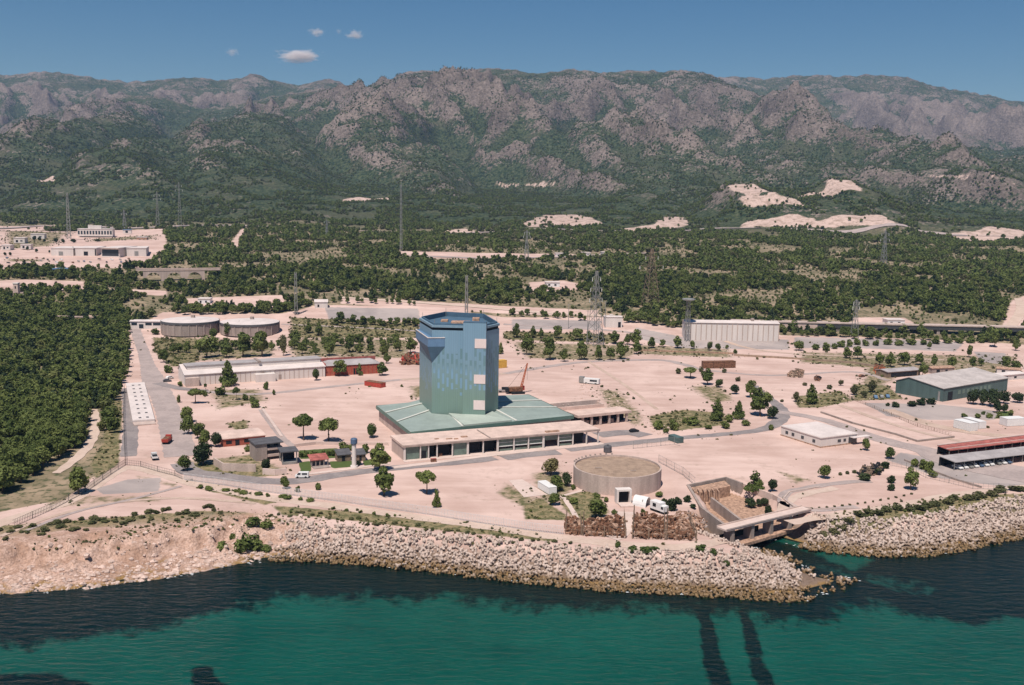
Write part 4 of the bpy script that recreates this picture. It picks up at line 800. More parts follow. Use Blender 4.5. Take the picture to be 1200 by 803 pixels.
# ------------------------------------------------------------------ helpers for buildings
def frame(a, b, z=None):
    A = GP(*a) if z is None else P(*a, z); B = GP(*b) if z is None else P(*b, z)
    d = B - A; L = math.hypot(d.x, d.y); ang = math.atan2(d.y, d.x)
    return Matrix.Translation((A.x, A.y, (6.0 if A.y < 650 else A.z) if z is None else z)) @ Matrix.Rotation(ang, 4, 'Z'), L, F / A.y
def local(mat, px, py, z=None):
    q = GP(px, py) if z is None else P(px, py, z); return mat.inverted() @ q
# ------------------------------------------------------------------ the tower with its green metal skirt
z0 = 6.0
TW = [(-39.2, 419), (-32.0, 395.5), (-10.5, 394.0), (-5.3, 404.2), (-12, 433), (-30, 439)]
KT = 1.045; TW = [(a * KT, b * KT) for a, b in TW]; TO = (-20 * KT, 412 * KT)
tower = thing('reactor_tower', 'tall blue and green clad tower rising out of a wide green metal roof', 'tower', loc=(*TO, z0))
def rel(poly, o=TO): return [(a - o[0], b - o[1]) for a, b in poly]
def wall_uv(name, poly, zl, zh, mat, parent, close=True):
    vs, fs, uv = [], [], []; u = 0; n = len(poly)
    for i in range(n if close else n - 1):
        a = poly[i]; b = poly[(i + 1) % n]; L = math.hypot(b[0] - a[0], b[1] - a[1]); k = len(vs)
        vs += [(a[0], a[1], zl), (b[0], b[1], zl), (b[0], b[1], zh), (a[0], a[1], zh)]; fs.append((k, k + 1, k + 2, k + 3)); uv += [(u, zl + z0), (u + L, zl + z0), (u + L, zh + z0), (u, zh + z0)]; u += L + 3.3
    k = len(vs); vs += [(p[0], p[1], zh) for p in poly]; fs.append(tuple(range(k, k + n))); uv += [(-.5, zh + z0)] * n
    me = bpy.data.meshes.new(name); me.from_pydata(vs, [], fs); ul = me.uv_layers.new(name='UVMap'); ul.data.foreach_set('uv', np.array(uv, np.float32).ravel()); me.materials.append(M[mat])
    o = bpy.data.objects.new(name, me); COL.objects.link(o); o.parent = parent; return o
TP = rel(TW)
wall_uv('cladding', TP, 0, 43.2, 'tower', tower)
# buttress in front, a little proud of the front face
bx0, bx1 = P(545, 376, 54).x, 0
e = Vector((TW[2][0] - TW[1][0], TW[2][1] - TW[1][1])); e.normalize(); nrm = Vector((e.y, -e.x))
fx = Vector(TW[1]); pL = fx + e * 13.4; pR = fx + e * 22.9; bd = 3.0
BP = [tuple(pL + nrm * bd), tuple(pR + nrm * bd), tuple(pR - nrm * .9), tuple(pL - nrm * .9)]
btr = wall_uv('buttress', rel(BP), 0, 46.9, 'tower', tower); 
m = MB(); q = rel(BP)
m.prism([(a * 1.0, b) for a, b in q], 46.9, 47.3); part(m, 'buttress_cap', 'blue_dark', btr)
m = MB()
def inset(poly, d):
    c = (sum(p[0] for p in poly) / len(poly), sum(p[1] for p in poly) / len(poly)); out = []
    for a in poly: v = Vector((a[0] - c[0], a[1] - c[1])); out.append((c[0] + v.x * (1 - d / v.length), c[1] + v.y * (1 - d / v.length)))
    return out
def ring(mb, poly, d0, d1, za, zb, mi=0):
    o = inset(poly, -d0); i = inset(poly, d1); n = len(poly)
    v = [(p[0], p[1], za) for p in o] + [(p[0], p[1], zb) for p in o] + [(p[0], p[1], zb) for p in i] + [(p[0], p[1], za) for p in i]
    f = []
    for k in range(n): j = (k + 1) % n; f += [(k, j, n + j, n + k), (n + k, n + j, 2 * n + j, 2 * n + k), (2 * n + k, 2 * n + j, 3 * n + j, 3 * n + k), (3 * n + k, 3 * n + j, j, k)]
    mb.add(v, f, mi)
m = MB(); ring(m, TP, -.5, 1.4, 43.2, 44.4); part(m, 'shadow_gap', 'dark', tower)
m = MB(); ring(m, TP, .25, .9, 44.4, 45.3); par = part(m, 'parapet', 'blue_rim', tower)
m = MB(); ring(m, TP, -.9, 1.6, 43.21, 46.0); part(m, 'inner_upstand', 'blue_dark', par)
m = MB(); m.prism(inset(TP, 1.7), 43.22, 43.9); part(m, 'roof', 'blue_dark', tower)
m = MB(); c = (sum(p[0] for p in TP) / 6, sum(p[1] for p in TP) / 6); m.box(c[0] - 4, c[0] + 4, c[1] - 6, c[1] + 1, 43.9, 44.9); m.box(c[0] + 5, c[0] + 8, c[1], c[1] + 5, 43.9, 46.0); m.box(c[0] - 9, c[0] - 6, c[1] + 3, c[1] + 8, 43.9, 44.6); part(m, 'roof_plant', 'rust_pale', tower)
m = MB()
for k in range(6): a = TP[k]; m.tube((a[0] * .93, a[1] * .93, 43.9), (a[0] * .93, a[1] * .93, 47.8), .09, n=5)
part(m, 'lightning_rod', 'steel', tower)
# corner balcony on the left with its wedge shaped underside
A, B, C_ = Vector(TP[0]), Vector(TP[1]), Vector(TP[2]); eL = (B - A).normalized(); eF = (C_ - B).normalized(); nL = Vector((eL.y, -eL.x)); nF = Vector((eF.y, -eF.x))
qa = A - eL * .5 ; qb = B; qc = B + eF * 5.4
o1 = [qa + nL * 1.6, qb + nL * 1.6 + nF * 1.2, qc + nF * .15]
m = MB(); zt, zl, zk = 40.1, 36.4, 34.7
vs = [(*qa, zt), (*o1[0], zt), (*o1[1], zt), (*o1[2], zt), (*qb, zt), (*qc, zt), (*qa, zl), (*o1[0], zl), (*o1[1], zl), (*o1[2], zl)]
m.add(vs, [(1, 7, 8, 2), (2, 8, 9, 3), (0, 6, 7, 1), (0, 1, 2, 4), (4, 2, 3, 5)]); bal = part(m, 'corner_balcony', 'blue', tower)
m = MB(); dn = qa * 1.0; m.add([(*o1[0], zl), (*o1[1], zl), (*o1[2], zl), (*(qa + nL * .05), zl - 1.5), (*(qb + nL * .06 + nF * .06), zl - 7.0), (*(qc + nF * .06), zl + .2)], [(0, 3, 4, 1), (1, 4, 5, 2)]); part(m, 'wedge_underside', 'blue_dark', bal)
m = MB()
for a, b in ((o1[0], o1[1]), (o1[1], o1[2])): m.bar((*a, zt + .06), (*b, zt + .06), .3, .34)
part(m, 'balcony_rail', 'white_wall', bal)
for (x0, y0, x1, y1, nm) in ((556.5, 397, 570.5, 408, 1), (555.5, 439, 569.5, 449.5, 2), (555, 469, 569, 480, 3)):
    Yb = 394.5 * KT - bd; k = F / Yb
    ta = (Vector((PY(x0, y0, Yb).x, PY(x0, y0, Yb).y)) - pL).dot(e); tb = min((Vector((PY(x1, y0, Yb).x, 0)) - Vector((pL.x, 0))).x, 9.9); za = PY(x0, y1, Yb).z - z0; zb = PY(x0, y0, Yb).z - z0
    a = pL + e * ta + nrm * bd - Vector(TO); b = pL + e * tb + nrm * bd - Vector(TO); n2 = nrm * .12
    m = MB(); m.add([(*a, za), (*b, za), (*b, zb), (*a, zb), (*(a + n2), za), (*(b + n2), za), (*(b + n2), zb), (*(a + n2), zb)], [(4, 5, 6, 7), (0, 4, 7, 3), (1, 2, 6, 5), (3, 7, 6, 2), (0, 1, 5, 4)]); part(m, 'pink_panel', 'pink_panel', tower)
# skirt roof: four slopes from the eave up to the tower foot
EZ = 12.6
cor = [P(441, 475.5, EZ), P(481, 506.5, EZ), P(672.5, 487, EZ), P(619.5, 462.5, EZ)]; cor.append(cor[0] + (cor[3] - cor[2]) * .62 + (cor[3] - cor[2]) * 0)
Lc, Fc, Rc, Bc = cor[:4]; Kc = Bc + (Lc - Bc) * .82
E = [(p.x - TO[0], p.y - TO[1]) for p in (Lc, Fc, Rc, Bc, Kc)]
tp = inset(TP, -.02); TZ = 13.7 - z0; ez = EZ - z0
m = MB()
T0, T1, T2, T3, T4, T5 = [(p[0], p[1]) for p in tp]; bL, bR = rel([BP[0], BP[1]])
v = [(*E[0], ez), (*E[1], ez), (*E[2], ez), (*E[3], ez), (*E[4], ez)] + [(*p, TZ) for p in (T0, T1, bL, bR, T3, T4, T5)]
m.add(v, [(0, 1, 6, 5), (1, 2, 9, 8, 7, 6), (2, 3, 10, 9), (3, 4, 11, 10), (4, 0, 5, 11)]); skirt = part(m, 'skirt_roof', 'green_roof', tower)
m = MB()
for i in range(5):
    a, b = E[i], E[(i + 1) % 5]; d = Vector((b[0] - a[0], b[1] - a[1])).normalized(); n = Vector((d.y, -d.x)) * .12
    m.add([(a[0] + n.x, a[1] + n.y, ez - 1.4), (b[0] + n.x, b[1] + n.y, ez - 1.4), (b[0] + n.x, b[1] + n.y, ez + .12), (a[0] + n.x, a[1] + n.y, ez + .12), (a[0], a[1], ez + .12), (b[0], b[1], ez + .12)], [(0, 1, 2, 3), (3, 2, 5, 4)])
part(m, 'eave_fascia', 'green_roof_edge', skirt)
m = MB(); ie = inset(E, 1.2); m.prism(ie, 0, ez - .2); part(m, 'lower_wall', 'concrete', tower)
def lerp(a, b, t): return (a[0] + (b[0] - a[0]) * t, a[1] + (b[1] - a[1]) * t, a[2] + (b[2] - a[2]) * t)
m = MB(); v3 = v
def rib(a, b, w=.9):
    a = Vector(a) + Vector((0, 0, .3)); b = Vector(b) + Vector((0, 0, .3)); m.bar(a, b, w, .3)
rib(lerp(v3[0], v3[1], .30), lerp(v3[5], v3[6], .22)); rib(lerp(v3[0], v3[1], .64), lerp(v3[5], v3[6], .8))
rib(lerp(v3[1], v3[2], .30), lerp(v3[6], v3[7], .62)); rib(lerp(v3[1], v3[2], .63), lerp(v3[8], v3[9], .9))
rib(lerp(v3[2], v3[3], .36), lerp(v3[9], v3[10], .15)); rib(lerp(v3[2], v3[3], .70), lerp(v3[9], v3[10], .55))
part(m, 'roof_rib', 'green_strip', skirt)
m = MB(); ap = [lerp(v3[1], v3[2], .31), lerp(v3[1], v3[2], .60), lerp(v3[8], v3[9], .55), v3[8], v3[7], lerp(v3[6], v3[7], .55)]
m.prism([(p[0], p[1]) for p in ap], [p[2] - .3 for p in ap], [p[2] + .75 for p in ap]); part(m, 'roof_apron', 'green_strip2', skirt)
# ------------------------------------------------------------------ colonnaded hall in front
hm, HL, hs = frame((472.5, 540), (701, 519.5))
hall = thing('colonnaded_hall', 'long low hall with pale columns and dark bays in front of the green roof', 'hall', hm)
HH = 6.0; lf = local(hm, 457, 512.5, 12); hd = max(6, lf.y)
m = MB(); m.box(-.3, HL + .3, -.6, hd + 3.0, HH - .85, HH); rf = part(m, 'roof', 'roof_pink', hall)
m = MB(); m.box(-.35, HL + .35, -.72, -.603, HH - .8, HH - .45); m.box(-.35, HL + .35, -.8, -.605, HH - .40, HH + .1); part(m, 'cornice', 'concrete', rf)
m = MB(); m.box(HL * .42, HL * .425, -.5, hd, HH + .003, HH + .35); part(m, 'expansion_joint', 'concrete_dark', rf)
m = MB(); m.box(HL * .72, HL * .79, .6, 2.2, HH + .003, HH + .5); m.box(HL * .30, HL * .33, 4, 5.2, HH + .003, HH + .4); m.box(HL * .22, HL * .25, 3, 3.8, HH + .003, HH + .3); m.box(HL * .17, HL * .19, 4.4, 5.2, HH + .003, HH + .3); m.box(HL * .255, HL * .275, 2.0, 2.6, HH + .003, HH + .4); part(m, 'roof_debris', 'rust_pale', rf)
m = MB(); m.box(0, .35, .2, hd + 2, 0, HH - .86); part(m, 'end_wall', 'concrete', hall)
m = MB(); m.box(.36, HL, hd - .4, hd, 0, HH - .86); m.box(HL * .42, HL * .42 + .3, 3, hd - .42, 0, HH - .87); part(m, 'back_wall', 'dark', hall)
m = MB(); m.box(-.2, HL + 1.5, -2.6, hd + 1, -.3, .16); part(m, 'plinth', 'pave', hall)
bays = [474, 492.5, 502, 512, 530, 548, 566, 583, 602, 619, 636.5, 654, 671, 687, 700.5]
bx = [max(.2, local(hm, b, 540 - 20.5 * (b - 472.5) / 228.5).x) for b in bays]
for i, x in enumerate(bx):
    w = .75 if i in (0, 5, 7, 10) else .42
    m = MB(); m.box(x - w / 2, x + w / 2, -.35, .25, .16, HH - .86); part(m, 'column', 'white_wall', hall)
kinds = 'ggdDgDDwwwGwDO'
for i, k in enumerate(kinds):
    a, b = bx[i] + .35, bx[i + 1] - .35
    if k in 'gGw':
        m = MB(); 
        if k == 'g': m.box(a, b, .3, .5, .17, HH - .9)
        if k == 'G': m.box(a, b, .3, .5, 3.0, HH - .9); m.box(a, a + .5, .3, .5, .17, 2.99)
        if k == 'w': m.box(a, b, .3, .5, 2.2, HH - .9); m.box(a, b, .6, .7, .17, 1.1)
        bay = part(m, 'glazed_bay', 'green_glass', hall)
        if k == 'w': m = MB(); m.box(a, b, .18, .29, 2.0, 2.3); m.box(a, b, .2, .29, 3.6, 3.72); part(m, 'sill_bar', 'white_paint', bay)
        if i == 1: m = MB(); m.box(a + .1, a + 2.0, .12, .28, .17, 3.0); part(m, 'door', 'dark', bay)
    elif k in 'dD':
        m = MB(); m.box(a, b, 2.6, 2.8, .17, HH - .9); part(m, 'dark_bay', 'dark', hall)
m = MB(); x = bx[3] + .9
m.box(x, x + 1.6, 1.0, 2.2, .17, 1.2); part(m, 'skip_inside', 'rust', hall)
# small brick planter before the hall
def small(name, label, cat, px, py, boxes, mat, rot=0, group=None):
    q = GP(px, py); t = thing(name, label, cat, Matrix.Translation((q.x, q.y, 6 if q.y < 650 else q.z)) @ Matrix.Rotation(rot, 4, 'Z'), group=group)
    for (nm, bs, mt_) in boxes:
        m = MB()
        for b_ in bs: m.box(*b_)
        part(m, nm, mt_ or mat, t)
    return t
small('refuse_bin', 'low red brown bin standing on the kerb before the colonnaded hall', 'bin', 508, 541.5, [('body', [(-1, 1, -.6, .6, 0, 1.2)], 'rust'), ('lid', [(-1.05, 1.05, -.65, .65, 1.2, 1.35)], 'red_roof')], 'rust', R(20))
# ------------------------------------------------------------------ round tanks and basin
def round_tank(px, pyc, wpx, hpx, label, name='round_tank', topmat='roof_pale', wall='concrete_dark'):
    c = GP(px, pyc); r = wpx / 2 / F * (c.y * 1.01); h = hpx / F * c.y
    t = thing(name, label, 'tank', loc=(c.x, c.y, c.z - .6)); h += .6
    m = MB(); m.lathe([(r, 0), (r, h - 1.6)], 72, cap=False); part(m, 'shell', wall, t)
    m = MB(); m.lathe([(r, h - 1.6), (r + .35, h - 1.55), (r + .35, h - .1), (r, h)], 72, cap=False); part(m, 'rim_band', 'asphalt_roof', t)
    m = MB(); m.lathe([(r, h), (r - 2, h + .15), (r * .5, h + .7), (.5, h + 1.0)], 72); rf = part(m, 'roof', topmat, t)
    m = MB(); m.box(-1.2, 1.2, r * .25, r * .25 + 2.2, h + .7, h + 2.6); part(m, 'roof_vent', 'concrete_dark', rf)
    m = MB()
    for k in range(24): a = k * math.pi / 12; m.box(r * math.cos(a) - .3, r * math.cos(a) + .3, r * math.sin(a) - .3, r * math.sin(a) + .3, 0, h - 1.62)
    part(m, 'buttress_pier', wall, t)
    return t
round_tank(223.5, 389, 65, 14.5, 'left hand round concrete tank, next to the small white building')
round_tank(293, 389, 67, 12.5, 'right hand round concrete tank, with a dark clump of trees before it')
c = P(723.5, 547, 12); r = 15.3
bas = thing('round_basin', 'large low round concrete basin topped with brown gravel beside the scrap cages', 'basin', loc=(c.x, c.y, 6))
m = MB(); m.lathe([(r, -.2), (r, 6.4), (r - .55, 6.4), (r - .55, 5.7)], 96, cap=False); part(m, 'wall', 'concrete', bas)
m = MB(); m.lathe([(r - .56, 5.72), (.3, 5.9)], 96); part(m, 'gravel_top', 'roof_gravel', bas)
m = MB()
for k in range(10): a = 1.6 + k * .14; m.box(r * math.cos(a) - .3, r * math.cos(a) + .3, r * math.sin(a) - .3, r * math.sin(a) + .3, 6.42, 6.9)
m.box(-8, -5.5, -2, -1.7, 5.9, 6.1); m.box(4, 6, -5, -4.6, 5.88, 6.05); part(m, 'edge_block', 'concrete_dark', bas)
pm, PLn, ps = frame((716, 591), (742, 590))
por = MB(); fy = -r - 2.2
port = thing('basin_portal', 'white framed concrete portal with a square dark opening at the foot of the round basin', 'portal', pm)
x0 = local(pm, 720, 588).x; x1 = local(pm, 738, 588).x
m = MB(); m.box(x0, x0 + .7, 0, 2.6, 0, 4.1); m.box(x1 - .7, x1, 0, 2.6, 0, 4.1); m.box(x0, x1, .01, 2.6, 4.103, 4.75); part(m, 'frame', 'white_wall', port)
m = MB(); m.box(x0 + .71, x1 - .71, 1.6, 1.9, 0, 4.09); part(m, 'opening', 'dark', port)
m = MB(); m.box(x0 + .3, x1 - .3, -4.2, -.02, 0, .5); part(m, 'ramp', 'pave', port)
# ------------------------------------------------------------------ gabled and flat sheds
def gable(name, label, cat, a, b, depth, eave, ridge, wall, roof, ridge_at=.5, over=.4, group=None, z=None):
    mt_, L, s = frame(a, b, z); t = thing(name, label, cat, mt_, group=group); D = depth; rd = D * ridge_at
    m = MB(); m.prism([(0, 0), (L, 0), (L, D), (0, D)], -.5, eave); m.add([(0, 0, eave), (0, D, eave), (0, rd, ridge)], [(0, 1, 2)]); m.add([(L, 0, eave), (L, D, eave), (L, rd, ridge)], [(0, 1, 2)]); part(m, 'wall', wall, t)
    m = MB(); o = over; th = .28; k1 = (ridge - eave) / rd * o; k2 = (ridge - eave) / max(D - rd, .1) * o
    for (ya, za, yb, zb) in ((-o, eave - k1 + .06, rd, ridge + .06), (rd, ridge + .06, D + o, eave - k2 + .06)):
        v = [(-o, ya, za), (L + o, ya, za), (L + o, yb, zb), (-o, yb, zb)]; v += [(x, y, z + th) for x, y, z in v]
        m.add(v, [(3, 2, 1, 0), (4, 5, 6, 7), (0, 1, 5, 4), (1, 2, 6, 5), (2, 3, 7, 6), (3, 0, 4, 7)])
    rf = part(m, 'roof', roof, t); return t, L, mt_, rf
def holes(t, L, lst, mat='dark', name='window', y=-.06, frame_mat=None):
    for (x0, x1, z0_, z1_) in lst:
        m = MB(); m.box(x0, x1, y, y + .05, z0_, z1_); w = part(m, name, mat, t)
        if frame_mat: m = MB(); m.box(x0 - .12, x1 + .12, y - .04, y - .003, z0_ - .25, z0_ - .1); part(m, 'sill', frame_mat, w)
t, L, mm, rf = gable('warehouse', 'long pale warehouse with a two level roof left of the red brick hall', 'warehouse', (217, 452.5), (381, 441.5), 22, 5.6, 8.6, 'white_wall', 'roof_pale', .72)
m = MB(); m.box(L * .03, L * .99, 6.5, 15.6, 6.5, 9.0); part(m, 'upper_wall', 'white_wall', t)
m = MB(); m.box(L * .02, L, 6.2, 16, 9.003, 9.35); part(m, 'upper_roof', 'roof_grey', t)
m = MB(); m.box(L * .525, L * .545, 5, 16.5, 9.36, 9.9); m.box(L * .53, L * .55, -.35, -.05, 0, 5.2); part(m, 'downpipe', 'concrete_dark', t)
m = MB(); m.box(L * .48, L * .62, -4, -.01, 0, 4.2); part(m, 'front_annex', 'white_wall', t)
m = MB(); m.box(L * .0, L * .09, -3, -.01, 0, 4.4); part(m, 'side_annex', 'concrete', t)
m = MB()
for k in range(26): x = L * (.1 + .88 * k / 25); m.box(x - .12, x + .12, -.12, -.011, 0, 5.3)
part(m, 'wall_pilaster', 'concrete', t)
holes(t, L, [(L * .655, L * .675, .3, 2.8)], 'concrete_dark', 'door')
rm, RL, rs = frame((382, 441), (446, 437.5))
rh = thing('brick_hall', 'red brick hall with a grey hipped roof beside the long pale warehouse', 'hall', rm)
m = MB(); m.box(0, RL, 0, 13, -.3, 5.6); part(m, 'wall', 'brick', rh)
m = MB(); m.prism([(-.4, -.4), (RL + .4, -.4), (RL + .4, 13.4), (-.4, 13.4)], 5.62, 7.6, poly1=[(3, 5.5), (RL - 4, 5.5), (RL - 4, 8.5), (3, 8.5)]); rf = part(m, 'roof', 'roof_grey', rh)
m = MB(); m.box(-.5, RL + .5, 12.9, 13.5, 5.9, 7.9); m.box(-.6, -.1, -.5, 13, 5.7, 7.0); part(m, 'red_coping', 'red_roof', rf)
holes(rh, RL, [(RL * .50, RL * .58, .0, 3.6)], 'dark', 'doorway')
m = MB()
for k in range(14): x = RL * k / 13; m.box(x - .14, x + .14, -.1, -.008, 0, 5.4)
part(m, 'wall_pilaster', 'red_paint', rh)
# small white building by the tanks
t, L, mm, rf = gable('pump_house', 'small white building with a dark window band left of the round tanks', 'building', (152.5, 385.5), (190, 385.5), 9, 5.2, 5.9, 'white_wall', 'roof_pale', .5)
holes(t, L, [(1, L * .22, 2.6, 4.4), (L * .28, L * .42, .4, 3.4), (L * .48, L * .68, 2.6, 4.4), (L * .72, L * .97, 2.6, 4.4)], 'glass')
# settling bays with dark hatches
sm, SL, ss = frame((155.5, 496.5), (181.5, 494.5)); far_ = local(sm, 147.5, 452); SD = max(20, far_.y)
sb = thing('filter_platform', 'long pale platform with two rows of dark square hatches beside the left road', 'platform', sm)
m = MB(); sk = far_.x / far_.y; m.prism([(0, 0), (SL, 0), (SL + sk * SD, SD), (sk * SD, SD)], -.2, 1.3); part(m, 'slab', 'roof_pale', sb)
for r_ in range(2):
    for k in range(9):
        yy = SD * (.04 + .93 * k / 8.6); xx = SL * (.36 if r_ == 0 else .70) + sk * yy
        m = MB(); m.box(xx - .55, xx + .55, yy, yy + 2.0, 1.302, 1.42); part(m, 'hatch', 'asphalt_roof', sb)
m = MB(); m.box(.1, SL - .1, -5.5, -.1, 0, .5); part(m, 'loading_dock', 'concrete', sb)
# low brick building and grey blocks behind the entrance road
t, L, mm, rf = gable('brick_building', 'low red brick building with a flat sandy roof beside the roadside trees', 'building', (262, 524), (311, 519), 13, 3.0, 3.4, 'brick', 'roof_pink', .5)
holes(t, L, [(1, 3.2, 1, 2.3), (4.6, 6.2, .2, 2.4), (8, 10.5, 1, 2.3), (13, 15, 1, 2.3)], 'dark', 'window')
gm, GL, gs_ = frame((300, 541), (331, 537.5))
gb = thing('grey_block_house', 'two storey grey concrete house with open balconies behind the retaining wall', 'house', gm)
m = MB(); m.box(0, GL * .42, 0, 9, 0, 6.2); m.box(GL * .42, GL, 2.6, 9, 0, 6.19); part(m, 'wall', 'concrete_dark', gb)
m = MB(); m.box(-.4, GL + .4, -.4, 9.4, 6.21, 6.6); part(m, 'roof', 'asphalt_roof', gb)
for z in (1.2, 3.7):
    m = MB(); m.box(GL * .421, GL + .2, .2, 2.59, z, z + .9); part(m, 'balcony', 'concrete', gb)
holes(gb, GL, [(GL * .5, GL * .6, 4.7, 5.8), (GL * .75, GL * .9, 4.7, 5.8)], 'dark', y=2.52)
km, KL, ks = frame((330.5, 545), (348.5, 543.5))
sh = thing('gate_shelter', 'dark open gate shelter on corner posts right of the grey concrete house', 'shelter', km)
m = MB(); m.box(-.5, KL + .5, -.5, 7, 4.6, 5.0); part(m, 'roof', 'asphalt_roof', sh)
for x in (.2, KL - .2):
    for yy in (.2, 6.3): m = MB(); m.box(x - .18, x + .18, yy - .18, yy + .18, 0, 4.59); part(m, 'post', 'steel', sh)
m = MB(); m.box(.5, KL - .5, 3.8, 6, 0, 4.2); part(m, 'inner_cabin', 'dark', sh)
m = MB(); m.box(.4, KL - .4, -.2, 3.7, 0, .9); part(m, 'counter', 'steel', sh)
def wall(name, label, pts, h, w, mat, cat='wall', base=0.0, closed=False):
    q = [GP(a, b) for a, b in pts]; o = q[0].copy(); o.z = 6 if o.y < 650 else o.z; m = MB()
    for i in range(len(q) - 1): a = q[i] - o; b = q[i + 1] - o; a.z += h / 2 + base - (0 if True else 0); b.z += h / 2 + base; m.bar(a, b, w, h)
    for i in range(1, len(q) - 1): a = q[i] - o; m.box(a.x - w * .55, a.x + w * .55, a.y - w * .55, a.y + w * .55, a.z + base - .2, a.z + base + h + .02)
    ob = m.build(name, mat, loc=o); return tag(ob, label, cat)
wall('retaining_wall', 'curved pale concrete retaining wall behind the entrance road bend', [(251, 545), (262, 552), (280, 552.5), (300, 553)], 2.8, .5, 'concrete')
wall('forecourt_wall', 'short pale concrete wall below the gate shelter', [(308, 556), (322, 557), (336, 556)], 2.2, .5, 'pave')
wall('garden_wall', 'thin low pale wall between sandy yard and green garden', [(345, 524), (370, 521), (410, 522), (455, 522)], 1.2, .4, 'pave')
cm, CL, cs_ = frame((367, 549), (386, 547))
cf = thing('red_roof_pavilion', 'small garden pavilion with a red brown roof between two lawns', 'pavilion', cm)
m = MB(); m.prism([(-.4, 1.6), (CL + .4, 1.6), (CL + .4, 6.5), (-.4, 6.5)], [2.3, 2.3, 3.4, 3.4], [2.55, 2.55, 3.65, 3.65]); part(m, 'roof', 'red_roof', cf)
for k in range(5): x = CL * k / 4; m = MB(); m.box(x - .15, x + .15, 1.8, 2.1, 0, 2.3); part(m, 'post', 'concrete_dark', cf)
m = MB(); m.box(.3, CL - .3, 5, 5.4, 0, 2.6); part(m, 'back_wall', 'concrete_dark', cf)
m = MB(); m.box(0, CL, -1.5, 1.7, -.1, .3); part(m, 'terrace', 'concrete_dark', cf)
for (a, b, lab) in (((396, 541.5), (411.5, 540), 'dark brown garden shed with a sloped roof left of the white column'), ((418, 541), (428.5, 540), 'small dark hut under trees right of the white column')):
    mm, L, s = frame(a, b); t = thing('garden_shed', lab, 'shed', mm)
    m = MB(); m.box(0, L, 0, 4, 0, 2.5); part(m, 'wall', 'steel_rust', t); m = MB(); m.prism([(-.3, -.4), (L + .3, -.4), (L + .3, 4.4), (-.3, 4.4)], [2.45, 2.45, 3.6, 3.6], [2.7, 2.7, 3.85, 3.85]); part(m, 'roof', 'asphalt_roof', t)
    holes(t, L, [(L * .3, L * .55, .1, 2.1)], 'dark', 'doorway')
q = GP(415, 548); t = thing('water_column', 'tall white column with a dark blue cap beside the garden sheds', 'column', loc=(q.x, q.y, 6))
m = MB(); m.lathe([(.85, 0), (.8, 8.6), (.7, 8.7)], 20); part(m, 'shaft', 'white_wall', t); m = MB(); m.lathe([(.9, 8.71), (1.25, 9.1), (1.25, 10.7), (.9, 11.0)], 20); part(m, 'cap', 'blue_cap', t)
m = MB(); m.lathe([(1.4, 0), (1.3, .8)], 20); part(m, 'foot', 'white_wall', t)
# ------------------------------------------------------------------ right side buildings
om, OL, os_ = frame((961.5, 525), (1004, 519.5)); od = abs(local(om, 922, 509.5).y); ox = local(om, 922, 509.5).x
of = thing('white_office', 'white single storey office with small square windows at the edge of the sandy field', 'office', om)
m = MB(); m.box(0, OL, 0, od, 0, 3.9); part(m, 'wall', 'white_wall', of)
m = MB(); m.box(-.25, OL + .25, -.25, od + .25, 3.903, 4.25); m.box(.4, OL - .4, .4, od - .4, 4.253, 4.32); part(m, 'roof', 'roof_pale', of)
m = MB(); m.box(-.12, OL + .1, -.12, od + .1, 0, .5); part(m, 'plinth', 'rust_pale', of)
for k in (.12, .28, .52, .80): m = MB(); m.box(-.08, -.03, od * (1 - k) - 1.6, od * (1 - k), 1.4, 2.7); part(m, 'window', 'glass', of)
holes(of, OL, [(OL * .46, OL * .55, 1.4, 2.6), (OL * .62, OL * .69, 1.4, 2.6), (OL * .76, OL * .98, 0.3, 3.0)], 'glass')
m = MB(); m.box(OL * .78, OL + 5, -2.5, -.3, 3.0, 3.25); m.box(OL + 4.5, OL + 4.8, -2.3, -2.0, 0, 2.99); part(m, 'porch_roof', 'roof_pale', of)
gm, GL, s = frame((1104.5, 471), (1180, 457.5)); gl = local(gm, 1052.5, 460); 
t, L, mm, rf = gable('green_metal_hall', 'dark green metal hall with a wide pale pitched roof at the right', 'hall', (1104.5, 471), (1180, 457.5), max(20, gl.y), 6.6, 9.4, 'green_wall', 'roof_worn', .72)
D_ = max(20, gl.y)
m = MB(); m.box(-.08, -.02, D_ * .06, D_ * .1, 0, 5); part(m, 'downpipe', 'steel', t)
holes(t, L, [(L * .07, L * .14, 0, 4.6)], 'dark', 'doorway'); holes(t, L, [(L * .22 + k * 4, L * .22 + k * 4 + 2.4, 2.5, 4.6) for k in range(8)], 'green_panel')
# parking canopies
def canopy(name, label, a, b, depth, h, mat, lip):
    mm, L, s = frame(a, b); t = thing(name, label, 'canopy', mm)
    m = MB(); m.prism([(0, 0), (L, 0), (L, depth), (0, depth)], [h, h, h + .5, h + .5], [h + .25, h + .25, h + .75, h + .75]); rf = part(m, 'roof', mat, t)
    if lip: m = MB(); m.box(0, L, depth - .6, depth + .1, h + .78, h + 1.1); m.box(0, L, 1.6, 1.9, h + .35, h + .62); part(m, 'roof_edge', 'pave', rf)
    for k in range(int(L / 5) + 1):
        m = MB(); m.box(k * 5 + .2, k * 5 + .4, .6, .8, 0, h + .01); part(m, 'post', 'steel', t)
    m = MB(); m.box(0, L, depth - .35, depth - .15, 0, h + .2); part(m, 'back_screen', 'dark', t)
    return mm, L, t
canopy('parking_canopy', 'long parking canopy with a worn red roof, behind the grey one', (1113, 537), (1240, 521), 6.5, 2.9, 'red_roof', True)
cmm, cl, _ = canopy('parking_canopy', 'long grey roofed parking canopy with white cars under it', (1119, 552), (1240, 537.5), 8, 3.1, 'roof_grey', False)
